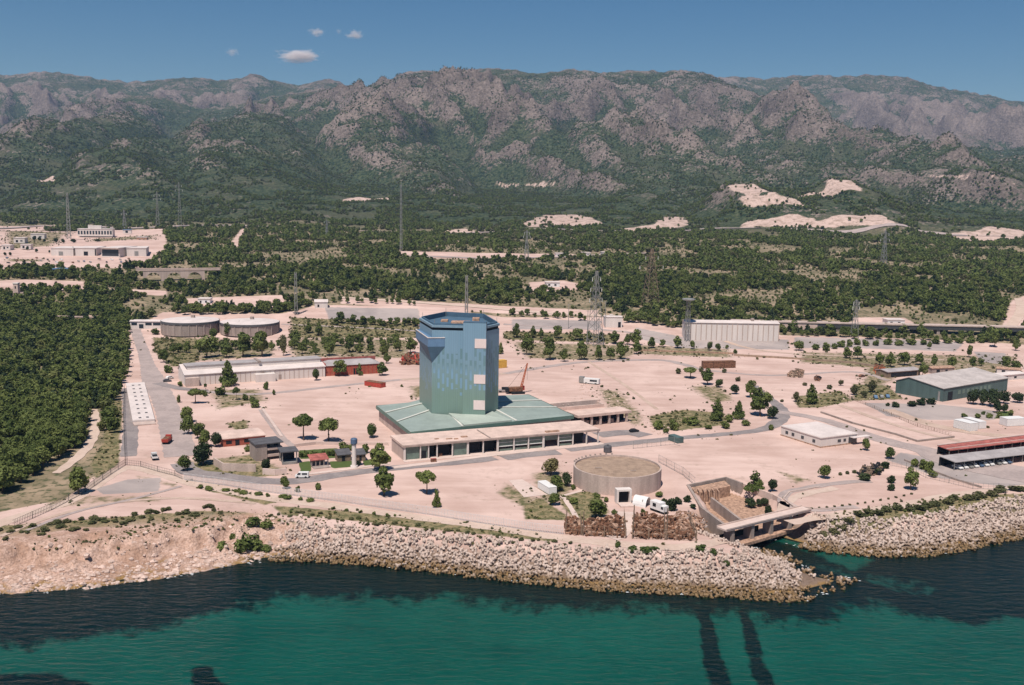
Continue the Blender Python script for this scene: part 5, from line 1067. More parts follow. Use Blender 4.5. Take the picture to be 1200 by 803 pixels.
# far long warehouse etc.
t, L, mm, rf = gable('long_warehouse', 'long windowless pinkish warehouse on a grey yard before the far woods', 'warehouse', (803, 398.5), (912, 400), 14, 12.2, 13.3, 'white_wall', 'roof_pale', .5, .5)
m = MB()
for k in range(19): x = L * k / 18; m.box(x - .25, x + .25, -.3, -.01, 0, 11.9)
m.box(0, L, -.35, -.011, 11.95, 12.4); part(m, 'wall_rib', 'concrete', t)
m = MB(); m.box(L * .72, L * .75, 5, 8, 13.5, 15.2); part(m, 'roof_vent', 'concrete_dark', t)
t, L, mm, rf = gable('transformer_house', 'small square pinkish building between the lattice pylons', 'building', (709, 384), (729, 384), 9, 7.6, 8.0, 'white_wall', 'roof_pale', .5, .3)
holes(t, L, [(L * .76, L * .92, 0, 4.2)], 'dark', 'doorway'); m = MB(); m.box(L * .3, L * .5, 3, 5, 8.3, 9.3); part(m, 'roof_vent', 'white_wall', t)
t, L, mm, rf = gable('roadside_house', 'little pale house beside the grey strip left of the tower top', 'house', (369, 361.5), (384, 361), 8, 4.8, 6.4, 'white_wall', 'roof_pale', .5)
holes(t, L, [(2, 3.4, 1, 3)], 'dark', 'doorway')
t, L, mm, rf = gable('tin_shed', 'low open shed with a long pale tin roof behind the green metal hall', 'shed', (1040, 443), (1078, 440), 9, 3.2, 4, 'steel_rust', 'roof_grey', .6)
holes(t, L, [(L * .1, L * .9, .1, 2.6)], 'dark', 'doorway')
for a, b, lab in (((1092, 438), (1118, 437), 'low dark shed with a brown roof behind the green metal hall'), ((1170, 447), (1200, 444), 'pale low building at the right frame edge behind the green hall'), ((1168, 438), (1196, 440), 'long low brown roofed shed at the right behind the dark trees')):
    t, L, mm, rf = gable('storage_shed', lab, 'shed', a, b, 7, 3, 3.6, 'concrete_dark' if 'dark' in lab[:8] else 'white_wall', 'rust_pale' if 'brown' in lab else 'roof_pale', .5); holes(t, L, [(L * .2, L * .35, .1, 2.3), (L * .6, L * .7, .9, 2)], 'dark')
# ------------------------------------------------------------------ underpass ruin right of the hall
um, UL, us_ = frame((681, 500.5), (738, 494.5))
up = thing('underpass_shed', 'open concrete shed with a thick roof slab and dark bays right of the green roof', 'shed', um)
m = MB(); m.box(-2, UL + .5, -.5, 9, 4.2, 5.3); part(m, 'roof_slab', 'roof_pink', up)
for k in range(6): x = UL * (.02 + .18 * k); m = MB(); m.box(x, x + .9, 0, .9, 0, 4.19); part(m, 'pillar', 'concrete', up)
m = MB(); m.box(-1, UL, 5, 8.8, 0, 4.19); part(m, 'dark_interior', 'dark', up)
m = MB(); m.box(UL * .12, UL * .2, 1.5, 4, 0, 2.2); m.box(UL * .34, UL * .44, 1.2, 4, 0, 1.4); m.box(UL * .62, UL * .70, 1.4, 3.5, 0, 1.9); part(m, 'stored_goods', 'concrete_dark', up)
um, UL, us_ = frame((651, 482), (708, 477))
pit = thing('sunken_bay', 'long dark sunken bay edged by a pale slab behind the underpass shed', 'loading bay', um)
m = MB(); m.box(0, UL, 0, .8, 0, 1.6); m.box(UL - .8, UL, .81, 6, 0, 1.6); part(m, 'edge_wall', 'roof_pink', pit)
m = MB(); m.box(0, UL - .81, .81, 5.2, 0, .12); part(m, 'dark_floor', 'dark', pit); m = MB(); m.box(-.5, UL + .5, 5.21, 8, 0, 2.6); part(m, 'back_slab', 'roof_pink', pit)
for k in range(3): m = MB(); m.box(UL * (.2 + .1 * k), UL * (.22 + .1 * k), 2, 3.4, .13, 2.2); part(m, 'standing_slab', 'concrete', pit)
# ------------------------------------------------------------------ outlet channel and bridge
def zbox(m, pts, zl, zh):
    q = [P(a, b, z_) for a, b, z_ in pts]; m.prism([(p.x, p.y) for p in q], zl, zh)
oc = thing('outlet_channel', 'sunken concrete outlet basin with sloping walls leading under the bridge', 'channel', loc=(*P(850, 590, 6)[:2], 0)); ofs = Vector((oc.location.x, oc.location.y))
def cpoly(pts, z): return [tuple(Vector(P(a, b, z)[:2]) - ofs) for a, b in pts]
m = MB(); m.prism(cpoly([(806, 569), (850, 560.5), (907, 580), (945, 602), (866, 624), (828, 600)], 6), 1.0, 1.9); part(m, 'floor', 'rust_pale', oc)
m = MB(); m.prism(cpoly([(810, 570), (849, 562), (856, 568), (818, 577)], 6), 1.9, 5.6); part(m, 'upper_slab', 'rust_pale', oc)
def cwall(name, pts, zt, w, mat='concrete_dark', zl=.5):
    q = [Vector(P(a, b, zt)[:2]) - ofs for a, b in pts]; m = MB()
    for i in range(len(q) - 1): m.bar((*q[i], (zt + zl) / 2), (*q[i + 1], (zt + zl) / 2), w, zt - zl)
    part(m, name, mat, oc)
cwall('side_wall', [(806, 568), (816, 584), (822, 594), (858, 621)], 6.4, .9)
cwall('centre_wall', [(834, 583), (871, 611)], 5.4, .8)
cwall('back_wall', [(806, 568), (851, 559), (870, 566)], 6.5, .7)
cwall('far_wall', [(870, 566), (906, 579), (946, 601)], 6.0, .7, 'roof_pink')
for k in range(6):
    a = P(812 + k * 5.6, 577 + k * .1, 5.2); m = MB(); x, yv = a.x - ofs.x, a.y - ofs.y; m.box(x - .25, x + .25, yv - .25, yv + .25, 1.9, 6.6); m.box(x - .2, x + .2, yv - 4, yv - .26, 6.2, 6.6); m.box(x - .2, x + .2, yv - 4, yv - 3.6, 1.9, 6.19); part(m, 'sluice_frame', 'rust_pale', oc)
bm_, BL, bs_ = frame((857, 622.5), (946, 600.5), 6.3)
br = thing('outlet_bridge', 'narrow concrete bridge on square piers across the water outlet', 'bridge', bm_)
m = MB(); m.box(-2, BL + 2, 0, 4.0, .1, .6); part(m, 'deck', 'pave', br); m = MB(); m.box(-2, BL + 2, -.12, .15, .603, 1.0); m.box(-2, BL + 2, 3.85, 4.1, .603, 1.0); part(m, 'parapet', 'pave', br)
for px_x in (.02, .27, .52, .77): x = BL * px_x; m = MB(); m.box(x, x + 1.3, .4, 3.6, -8.5, .097); part(m, 'pier', 'concrete_dark', br)
m = MB(); m.box(-1.9, BL * .5, 4.6, 4.9, -5.2, -2.6); part(m, 'gate_beam', 'dark', br)
# ------------------------------------------------------------------ vehicles
def vehicle(kind, paint, label, cat, px, py, px2, py2, group=None, detail=True, q=None, ang=None):
    """heading from (px,py) towards (px2,py2) on the ground"""
    a = q or GP(px, py)
    if ang is None: b = GP(px2, py2); ang = math.atan2(b.y - a.y, b.x - a.x)
    z = 6.09 if a.y < 650 else float(np.interp(a.y, KY, KZ)) + .1
    t = thing({'car': 'parked_car', 'van': 'van', 'truck': 'truck', 'pickup': 'pickup_truck'}[kind], label, cat, Matrix.Translation((a.x, a.y, z)) @ Matrix.Rotation(ang, 4, 'Z'), group=group)
    def prof(name, pts, y0, y1, mat, par, tap=0.0):
        n = len(pts); m = MB(); v = [(x, y0 + tap * (zz > pts[0][1] + .3), zz) for x, zz in pts] + [(x, y1 - tap * (zz > pts[0][1] + .3), zz) for x, zz in pts]
        m.add(v, [tuple(range(n)), tuple(range(2 * n - 1, n - 1, -1))] + [(i, (i + 1) % n, n + (i + 1) % n, n + i) for i in range(n)]); return part(m, name, mat, par)
    def wheels(xs, hw, r):
        for x in xs:
            for s in (-1, 1):
                m = MB(); m.tube((x, s * (hw - .22), r), (x, s * hw, r), r, n=12); part(m, 'wheel', 'rubber', t)
    if kind == 'car':
        b = prof('body', [(-2.1, .3), (2.1, .3), (2.15, .75), (1.2, .92), (.6, 1.42), (-1.1, 1.45), (-1.85, .98), (-2.15, .9)], -.85, .85, paint, t, .06)
        prof('windscreen', [(1.16, .96), (.64, 1.37), (-1.05, 1.38), (-1.75, 1.0)], -.865, .865, 'glass', b, .05); 
        if detail: wheels((-1.3, 1.35), .87, .32)
    elif kind == 'van':
        b = prof('body', [(-2.3, .35), (2.3, .35), (2.3, .95), (1.7, 1.2), (1.15, 2.0), (-2.25, 2.05), (-2.35, 1.8)], -.95, .95, paint, t, .08)
        prof('windscreen', [(1.68, 1.24), (1.2, 1.9), (.4, 1.9), (.4, 1.24)], -.965, .965, 'glass', b, .07); prof('side_window', [(-.1, 1.24), (-.1, 1.85), (-1.9, 1.85), (-1.9, 1.24)], -.962, .962, 'glass', b, .06); wheels((-1.4, 1.45), .97, .36)
    elif kind == 'truck':
        prof('chassis', [(-3.2, .55), (3.2, .55), (3.2, .85), (-3.2, .85)], -1.0, 1.0, 'dark', t)
        c = prof('cab', [(1.5, .86), (3.3, .86), (3.3, 1.8), (2.9, 2.7), (1.5, 2.75)], -1.15, 1.15, paint, t, .05); prof('windscreen', [(3.1, 1.8), (2.86, 2.55), (1.9, 2.55), (1.9, 1.8)], -1.165, 1.165, 'glass', c, .04)
        m = MB(); m.prism([(-3.4, -1.2), (1.3, -1.2), (1.3, 1.2), (-3.4, 1.2)], .9, 2.1, poly1=[(-3.6, -1.3), (1.35, -1.3), (1.35, 1.3), (-3.6, 1.3)]); part(m, 'load_bed', paint, t)
        m = MB(); m.box(-3.3, 1.1, -1.1, 1.1, 2.103, 2.25); part(m, 'load', 'rust', t); wheels((-2.4, -1.3, 2.3), 1.16, .5)
    else:
        prof('chassis', [(-2.7, .5), (2.7, .5), (2.7, .8), (-2.7, .8)], -.9, .9, 'dark', t)
        c = prof('cab', [(.2, .81), (2.75, .81), (2.75, 1.3), (1.9, 1.5), (1.4, 2.25), (.2, 2.3)], -1, 1, paint, t, .06); prof('windscreen', [(1.85, 1.52), (1.45, 2.14), (.4, 2.14), (.4, 1.52)], -1.02, 1.02, 'glass', c, .05)
        m = MB(); m.box(-2.9, .1, -1.05, 1.05, .82, 1.5); bd = part(m, 'load_bed', paint, t); m = MB(); m.box(-2.75, -.05, -.9, .9, 1.503, 1.7); part(m, 'load', 'dark', bd); wheels((-1.8, 1.7), 1.02, .4)
    return t
vehicle('truck', 'red_paint', 'red dump truck parked across the sandy apron by the entrance road', 'truck', 196, 519, 203, 513)
vehicle('pickup', 'white_paint', 'white pickup lorry with a dark load near the entrance gate', 'truck', 181, 538, 177, 530)
vehicle('van', 'white_paint', 'white van driving on the coast road before the gate shelter', 'van', 354, 560, 348, 560)
for i in range(11): p = local(cmm, 0, 0) if False else None
for i in range(10):
    x = 3.5 + 2.65 * i + (i > 6) * 1.2; wq = cmm @ Vector((x, 2.0, 0))
    vehicle('car', ['white_paint', 'white_paint', 'steel', 'white_paint', 'blue_cap'][i % 5], 'car parked nose out under the grey roofed canopy', 'car', 0, 0, 0, 0, 'cars under the grey canopy', True, wq, math.atan2(cmm[1][0], cmm[0][0]) - math.pi / 2)
for i, (a, b, c_) in enumerate([(1026, 467, 'blue'), (1033, 466.5, 'steel'), (1040, 466, 'blue')]): vehicle('car', c_, ['blue car parked at the left end of three beside the dry mound', 'silver car parked between the two blue cars beside the dry mound', 'blue car parked at the right end of three beside the dry mound'][i], 'car', a, b, a + 6, b + 6)
vehicle('car', 'dark', 'black car alone on the asphalt right of the colonnaded hall', 'car', 743, 506.5, 748, 506)
vehicle('car', 'rust', 'dark red car on the sand left of the tin shed', 'car', 1010, 442, 1018, 441)
vehicle('car', 'white_paint', 'small pale car on the turning place right of the filter platform', 'car', 199, 444, 206, 443)
vehicle('car', 'asphalt_roof', 'dark car in the turning place by the left road', 'car', 196, 447.5, 204, 447)
for i, (a, b) in enumerate([(63, 305), (66.5, 308.3), (92, 307), (98.5, 307), (85.5, 308.5), (116.5, 304.5), (125, 308), (131, 305), (141, 305), (142, 308), (151, 304), (153, 307.3), (37, 307.5), (29, 308.5), (48, 306), (161, 308), (20, 306), (10, 309), (56, 305), (72, 305), (106, 308), (8, 303), (43, 303)]):
    vehicle('car', ['dark', 'white_paint', 'steel', 'blue_cap', 'rust', 'dark'][i % 6], 'tiny car parked in front of the far left factory', 'car', a, b, a + (4 if i % 3 else 1), b + (.4 if i % 2 else 1.2), 'cars at the far factory', False)
# ------------------------------------------------------------------ containers, tanks, machines
def container(name, label, a, b, depth, h, mat, group=None, ribs=True, roofm=None):
    mm, L, s = frame(a, b); t = thing(name, label, 'container', mm, group=group)
    m = MB(); m.box(0, L, 0, depth, .12, h); part(m, 'body', mat, t)
    if ribs:
        m = MB(); n = max(3, int(L / .8))
        for k in range(n): x = L * (k + .3) / n; m.box(x, x + .25, -.06, -.004, .2, h - .1)
        part(m, 'side_rib', mat, t)
    m = MB(); m.box(-.05, L + .05, -.07, depth + .05, h + .003, h + .12); part(m, 'lid', roofm or mat, t)
    m = MB(); m.box(0, .25, .1, depth - .1, 0, .118); m.box(L - .25, L, .1, depth - .1, 0, .118); part(m, 'skid', 'dark', t); return t
for i, (a, b) in enumerate([((824, 432), (836, 432)), ((836.5, 432), (848.5, 431.7)), ((849, 431.7), (862, 431.2))]): container('rusty_container', ['rusty container at the left end of the brown row on the sandy field', 'rusty container in the middle of the brown row on the sandy field', 'rusty container at the right end of the brown row on the sandy field'][i], a, b, 4, 4.0, 'rust')
container('dumpster', 'green dumpster standing beside the road right of the dark car', (783, 516), (794, 520), 3, 2.3, 'green_wall')
t = container('open_skip', 'orange red open scrap skip in front of the red brick hall', (427, 452), (446, 455), 4, 2.4, 'red_paint', roofm='rust')
container('trailer', 'white office trailer on a blue base near the planted island', (1117, 501), (1136, 506), 5, 3.6, 'white_paint')
container('trailer', 'white office trailer next to the blue based one, slightly behind it', (1128, 497.5), (1147, 503), 4, 3.2, 'white_paint')
container('trailer', 'white trailer cut by the right edge of the view above the red canopy', (1180, 500), (1202, 499), 5, 3.4, 'white_paint')
container('cargo_box', 'yellow cargo box half hidden behind the right side of the tower', (583, 432), (594, 431), 4, 4.4, 'yellow')
container('site_trailer', 'small white trailer with a dark rear end beside a pale slab left of the basin', (630, 572), (643, 580), 3, 2.4, 'white_paint')
sheet('slab', [(596, 563), (612, 562), (642, 580), (614, 583)], 'pave', .07)
small('site_trailer', 'pale long trailer box with a grey front standing on sand in the rubble field', 'trailer', 694, 450, [('body', [(-4.5, 4, -1.4, 1.4, .5, 3.0)], 'white_paint'), ('cab', [(-7.2, -4.7, -1.3, 1.3, .4, 3.6)], 'steel'), ('window', [(-1, 3, -1.46, -1.41, 1.5, 2.5)], 'glass'), ('wheel', [(-3.5, -2.5, -1.45, 1.45, 0, .8), (1.8, 2.8, -1.45, 1.45, 0, .8)], 'rubber')], 'white_paint', R(-22))
q = GP(712, 530); t = thing('water_tank', 'squat black water tank on sand above the round basin', 'tank', loc=(q.x, q.y, 6)); m = MB(); m.lathe([(1.45, 0), (1.6, .3), (1.6, 2.2), (1.3, 2.7), (.4, 2.8)], 20); part(m, 'shell', 'asphalt_roof', t); m = MB(); m.lathe([(.4, 2.81), (.4, 3.0)], 12); part(m, 'lid', 'dark', t)
# crawler crane
q = GP(606, 461); t = thing('crawler_crane', 'red crawler crane with a raised boom on the sand behind the green roof', 'crane', Matrix.Translation((q.x, q.y, 6)) @ Matrix.Rotation(R(15), 4, 'Z'))
for s in (-1, 1): m = MB(); m.prism([(-3.4, s * 2.2 - .5), (3.4, s * 2.2 - .5), (3.4, s * 2.2 + .5), (-3.4, s * 2.2 + .5)], 0, 1.2); part(m, 'track', 'dark', t)
m = MB(); m.box(-4.6, 2.6, -1.7, 1.7, 1.3, 3.2); part(m, 'machinery_house', 'rust', t); m = MB(); m.box(2.61, 4.0, .2, 1.7, 1.4, 3.6); cb = part(m, 'cab', 'red_paint', t); m = MB(); m.box(4.003, 4.03, .35, 1.55, 2.2, 3.4); part(m, 'window', 'glass', cb)
m = MB(); m.box(-6.0, -4.61, -1.6, 1.6, 1.2, 3.0); part(m, 'counterweight', 'dark', t)
m = MB(); b0 = Vector((2, 0, 2.6)); b1 = Vector((5.0, -.6, 15.5))
for dx, dy in ((-.45, -.45), (.45, -.45), (.45, .45), (-.45, .45)): m.bar(b0 + Vector((dx, dy, 0)), b1 + Vector((dx * .4, dy * .4, 0)), .2)
for k in range(9): u = k / 9; c0 = b0.lerp(b1, u); c1 = b0.lerp(b1, u + .11); w = .45 * (1 - .6 * u); m.bar(c0 + Vector((-w, -w, 0)), c1 + Vector((w, -w, 0)), .13); m.bar(c0 + Vector((w, w, 0)), c1 + Vector((-w, w, 0)), .13)
part(m, 'boom', 'orange', t); m = MB(); m.tube(b1, (5.0, -.6, 7), .06, n=5); m.bar(b1, (-4.6, 0, 3.4), .09); part(m, 'cable', 'dark', t)
q = GP(588, 459.5); t = thing('flat_wagon', 'grey flat wagon loaded with dark crates left of the crawler crane', 'wagon', Matrix.Translation((q.x + 3, q.y, 6)) @ Matrix.Rotation(R(10), 4, 'Z')); m = MB(); m.box(-5, 4, -1.3, 1.3, .9, 1.4); part(m, 'deck', 'roof_grey', t); m = MB(); m.box(-3, 0, -1, 1, 1.41, 2.6); m.box(1, 3, -1, 1, 1.41, 2.2); part(m, 'crate', 'dark', t)
for x in (-3.8, 2.6): m = MB(); m.box(x - .5, x + .5, -1.25, 1.25, 0, .89); part(m, 'wheel', 'rubber', t)
# white machine and arched shelter near the scrap
small('white_machine', 'battered white box machine on a sand heap behind the scrap cages', 'machine', 772, 600, [('body', [(-2.8, 1.6, -1.2, 1.2, .9, 3.4)], 'white_paint'), ('cab', [(1.61, 3.1, -1.1, 1.1, .8, 2.6)], 'white_paint'), ('window', [(-1.6, -.2, -1.25, -1.205, 1.8, 2.9), (1.9, 2.8, -1.15, -1.105, 1.6, 2.4)], 'dark'), ('chassis', [(-2.9, 3.2, -1, 1, .3, .79)], 'dark')], 'white_paint', R(-52))
q = GP(752, 592); t = thing('arched_shelter', 'white arched shelter between the basin portal and the white machine', 'shelter', Matrix.Translation((q.x, q.y, 6)) @ Matrix.Rotation(R(-35), 4, 'Z')); m = MB(); n = 12; pr = [(2.0 * math.cos(math.pi * i / n), 3.1 * math.sin(math.pi * i / n)) for i in range(n + 1)]; pi_ = [(a * .93, b * .93) for a, b in pr]
v = [(-2.4, a, b) for a, b in pr] + [(2.4, a, b) for a, b in pr] + [(-2.4, a, b) for a, b in pi_] + [(2.4, a, b) for a, b in pi_]; k = n + 1
m.add(v, [(i, i + 1, k + i + 1, k + i) for i in range(n)] + [(2 * k + i, 3 * k + i, 3 * k + i + 1, 2 * k + i + 1) for i in range(n)] + [(i, 2 * k + i, 2 * k + i + 1, i + 1) for i in range(n)] + [(k + i, k + i + 1, 3 * k + i + 1, 3 * k + i) for i in range(n)]); part(m, 'shell', 'white_paint', t)
m = MB(); m.box(1.0, 1.2, -1.7, 1.7, 0, 2.4); part(m, 'blue_sheet', 'steel', t)
# ------------------------------------------------------------------ scrap cages, heaps, rubble
def heap(name, label, cat, poly, h, mats, n, smin, smax, seed, flat=False, fill='rust'):
    g_ = random.Random(seed); w = [GP(a, b) for a, b in poly]; c = sum((Vector(p) for p in w), Vector()) / len(w); c.z = 6 if c.y < 650 else c.z
    t = thing(name, label, cat, loc=c); pl = [(p.x - c.x, p.y - c.y) for p in w]; xs = [p[0] for p in pl]; ys_ = [p[1] for p in pl]
    for k, mt_ in enumerate(mats):
        m = MB()
        for i in range(n // len(mats)):
            for _ in range(30):
                x = g_.uniform(min(xs), max(xs)); yv = g_.uniform(min(ys_), max(ys_))
                if bool(inside(np.array([x]), np.array([yv]), pl)[0]): break
            d = float(sdist(np.array([x]), np.array([yv]), pl)[0]); zz = g_.uniform(0, h * min(1, .35 + d / 2.5)); s = g_.uniform(smin, smax)
            ax = Vector((g_.gauss(0, 1), g_.gauss(0, 1), g_.gauss(0, .35))).normalized(); L = s * g_.uniform(.8, 2.2)
            m.bar(Vector((x, yv, zz + .2)) - ax * L / 2, Vector((x, yv, zz + .2)) + ax * L / 2, s * g_.uniform(.25, .8), s * g_.uniform(.2, .8))
        part(m, ['scrap_metal', 'pale_scrap', 'dark_scrap'][k], mt_, t)
    m = MB(); m.prism([(p[0] * .85, p[1] * .85) for p in pl], 0, h * .55, poly1=[(p[0] * .6, p[1] * .6) for p in pl]); part(m, 'core', fill, t); return t
def fence(name, label, pts, h, mat, step=.55, pw=.09, panel=8.0, mid=True, post=.16):
    w = [GP(a, b) for a, b in pts]; o = w[0].copy(); o.z = 6 if o.y < 650 else o.z; t = thing(name, label, 'fence', loc=o)
    for i in range(len(w) - 1):
        a, b = w[i] - o, w[i + 1] - o; L = (b - a).length; n = max(1, round(L / panel))
        for k in range(n):
            p, q_ = a.lerp(b, k / n), a.lerp(b, (k + 1) / n); m = MB(); 
            if o.y < 650: p.z = 0; q_.z = 0
            for hz in ([.15, h * .5, h * .97] if mid else [h * .97]): m.bar(p + Vector((0, 0, hz)), q_ + Vector((0, 0, hz)), .06, .06)
            m.bar(p, p + Vector((0, 0, h + .1)), post); nn = int((q_ - p).length / step)
            for j in range(1, nn): c_ = p.lerp(q_, j / nn); m.bar(c_, c_ + Vector((0, 0, h)), pw * .5, pw)
            part(m, 'fence_panel', mat, t)
    return t
CAGE = [([(663, 626), (681, 627.5), (680, 611), (664, 609)], 'small scrap cage with rusty pieces at the right end of the white fence'), ([(683, 628), (733, 631), (731, 606), (684, 612)], 'wide scrap cage of rusty pieces left of the pale ramp path'),
        ([(741, 631.5), (779, 633), (778, 607), (743, 604)], 'scrap cage with rusty and white pieces right of the pale ramp path'), ([(781, 633), (816, 634), (806, 610), (782, 608)], 'scrap cage with loose rusty beams at the right end of the cage row')]
for i, (pl, lb) in enumerate(CAGE):
    heap('scrap_heap', 'heap of rusty scrap inside the ' + ['small leftmost cage', 'wide cage left of the ramp path', 'cage right of the ramp path', 'last cage of the row'][i], 'scrap heap', pl, 1.3, ['rust', 'rust_pale', 'rust', 'dark'][:3], 240, .4, 1.4, 50 + i)
    fence('scrap_cage', lb, [pl[3], pl[0], pl[1], pl[2]], 3.3, 'steel_rust', 1.1, .12, 6.0, True, .3)
heap('lumber_heap', 'heap of orange brown beams and planks by the outlet channel wall', 'heap', [(790, 612), (822, 624), (832, 616), (812, 602), (792, 602)], 1.6, ['rust_pale', 'concrete', 'rust'], 150, .3, .9, 77, fill='rust_pale')
heap('scrap_heap', 'red and brown scrap heap left of the tower behind the brick hall', 'scrap heap', [(470, 428), (491, 428), (492, 419), (472, 420)], 4.0, ['rust', 'red_paint'], 120, .8, 2.4, 81)
heap('earth_heap', 'brown brush heap lying on the upper sandy field', 'heap', [(922, 442), (938, 443), (941, 436), (926, 437)], 2.6, ['rust_pale', 'steel_rust'], 160, .5, 1.5, 82, fill='roof_gravel')
heap('log_pile', 'dark pile of logs beside the oval sandy plot', 'log pile', [(1006, 560), (1030, 557), (1032, 549), (1012, 552)], 2.3, ['steel_rust', 'dark'], 130, .6, 1.6, 83, fill='steel_rust')
heap('scrap_heap', 'small dark scrap heap right of the pointed pine field', 'scrap heap', [(954, 447), (961, 447), (961, 442), (955, 442)], 1.6, ['rust', 'dark'], 40, .5, 1.3, 84)
heap('scrap_heap', 'orange machine scrap left of the tin shed', 'scrap heap', [(1024, 438), (1036, 438), (1036, 430), (1026, 431)], 2.6, ['orange', 'rust'], 60, .6, 1.7, 85)
rm_ = random.Random(3)
def stones(name, polys, n, smin, smax, mat, seed, zoff=0.0, kind='stuff'):
    g_ = np.random.default_rng(seed); m = MB()
    for pl, nn in zip(polys, n):
        w = [tuple(GP(a, b)[:2]) for a, b in pl]; xs = [p[0] for p in w]; ys_ = [p[1] for p in w]
        x = g_.uniform(min(xs), max(xs), nn * 3); yv = g_.uniform(min(ys_), max(ys_), nn * 3); k = inside(x, yv, w); x, yv = x[k][:nn], yv[k][:nn]; z = tz(x, yv)
        for a, b, c_ in zip(x, yv, z):
            s = smin + (smax - smin) * g_.random() ** 2.5; v = []
            ph = g_.uniform(0, 6.28)
            for zz, rr in ((-.3, .8), (.25, 1.0), (.6, .55)):
                for i in range(6): an = ph + i * 1.047; r_ = s * rr * g_.uniform(.65, 1.15); v.append((a + r_ * math.cos(an), b + r_ * math.sin(an), c_ + zoff + s * zz * g_.uniform(.8, 1.1)))
            m.add(v, [(i, (i + 1) % 6, 6 + (i + 1) % 6, 6 + i) for i in range(6)] + [(6 + i, 6 + (i + 1) % 6, 12 + (i + 1) % 6, 12 + i) for i in range(6)] + [tuple(range(12, 18))])
    o = m.build(name, mat); o['kind'] = kind; return o
stones('rubble', [[(655, 478), (690, 455), (735, 462), (762, 488), (760, 502), (730, 492), (700, 470)], [(672, 452), (690, 446), (692, 455), (676, 458)], [(760, 495), (785, 500), (780, 512), (762, 510)], [(1030, 430), (1060, 440), (1040, 450), (1020, 445)], [(1130, 440), (1200, 444), (1200, 452), (1140, 450)], [(930, 462), (990, 456), (1040, 470), (940, 474)]], [150, 30, 30, 20, 20, 30], .25, .9, 'stone', 9)
def shore_pts(n, seed, xlo, xhi, tlo, thi):
    g_ = np.random.default_rng(seed); px = g_.uniform(xlo, xhi, n); w = [SHORE_PX[0]]; out = []
    return px
# boulders on the natural shore at the left
m = MB(); g_ = np.random.default_rng(21); nb = 0
X = g_.uniform(-200, -56, 26000); Yv = g_.uniform(225, 330, 26000); dd = seg_dist(X, Yv, SHORE); ok = inside(X, Yv, LANDPOLY) & (dd < 24) & (g_.random(26000) < .9 * np.exp(-(dd / 13) ** 2) + .05) ; X, Yv, dd = X[ok], Yv[ok], dd[ok]; Zv = tz(X, Yv)
for a, b, c_, d_ in zip(X, Yv, Zv, dd):
    s = .18 + 1.0 * g_.random() ** 5; v = []; ph = g_.uniform(0, 6.28)
    for zz, rr in ((-.4, .85), (.2, 1.0), (.6, .5)):
        for i in range(6): an = ph + i * 1.047; r_ = s * rr * g_.uniform(.6, 1.2); v.append((a + r_ * math.cos(an), b + r_ * math.sin(an) * .8, c_ + s * zz * g_.uniform(.7, 1.2)))
    m.add(v, [(i, (i + 1) % 6, 6 + (i + 1) % 6, 6 + i) for i in range(6)] + [(6 + i, 6 + (i + 1) % 6, 12 + (i + 1) % 6, 12 + i) for i in range(6)] + [tuple(range(12, 18))])
o = m.build('shore_boulders', 'stone'); o['kind'] = 'stuff'
# ------------------------------------------------------------------ fences
fence('seafront_fence', 'long white picket like fence along the seafront path', [(216, 563), (262, 569), (305, 576), (350, 582), (400, 588.5), (450, 596), (500, 603), (560, 613), (620, 622), (661, 626.5)], 2.6, 'fence_wire', .5, .24, 9.0, True, .18)
fence('wire_fence', 'dark diagonal wire fence running down to the cliff past the lone pine', [(147, 545), (130, 556), (100, 577), (60, 598), (15, 618)], 2.2, 'fence_dark', .7, .1, 8)
fence('wire_fence', 'dark wire fence between the left wood and the paved road strip', [(147, 545), (146, 520), (145, 490), (146, 455)], 2.4, 'fence_dark', .9, .07, 8)
fence('gate_fence', 'low dark fence across the entrance from the gate to the path', [(147, 545), (165, 547), (185, 553), (205, 558), (214, 562)], 2.0, 'fence_dark', .9, .07, 8)
fence('mesh_fence', 'tall thin mesh fence on sand behind the round basin', [(742, 526), (790, 521), (797, 523)], 3.0, 'steel', 2.0, .07, 6, True, .14)
fence('mesh_fence', 'thin mesh fence from the round basin to the outlet channel', [(772, 542), (800, 557), (815, 570)], 3.0, 'steel', 1.2, .07, 6, True, .14)
fence('mesh_fence', 'thin mesh fence at the gate between oval plot and grey parking', [(1040, 545), (1062, 549), (1085, 560), (1140, 573), (1200, 575)], 2.2, 'steel', 1.6, .07, 8, True, .14)
fence('mesh_fence', 'low brown fence bordering the long sandy strip below the dry mound', [(995, 467), (1035, 483), (1075, 500), (1115, 511)], 1.4, 'steel_rust', 1.5, .1, 8, True, .2)
wall('low_kerb_wall', 'low pale kerb wall along the lower edge of the long sandy strip', [(962, 484), (1000, 497), (1050, 510), (1075, 518), (1118, 513)], .8, .6, 'concrete_dark')
wall('low_kerb_wall', 'low curved kerb wall above the grey parking area', [(1060, 540), (1090, 552), (1120, 563), (1150, 572)], .7, .5, 'concrete_dark')
wall('oval_kerb', 'low pale kerb round the oval sandy plot', [(1000, 596), (960, 597), (930, 594), (918, 585), (925, 577), (960, 571)], .35, .5, 'concrete')
wall('yard_kerb', 'straight pale kerb dividing the sandy yards left of the tower', [(306, 477), (318, 494), (330, 512)], .35, 1.2, 'pave')
wall('field_kerb', 'low dark bank wall along the upper sandy field', [(860, 417), (930, 421), (1000, 426), (1030, 431)], 1.2, .8, 'roof_gravel')
wall('field_kerb', 'long low earth bank between the two upper yards', [(745, 411), (800, 413), (860, 415)], 1.0, 1.0, 'rust_pale')
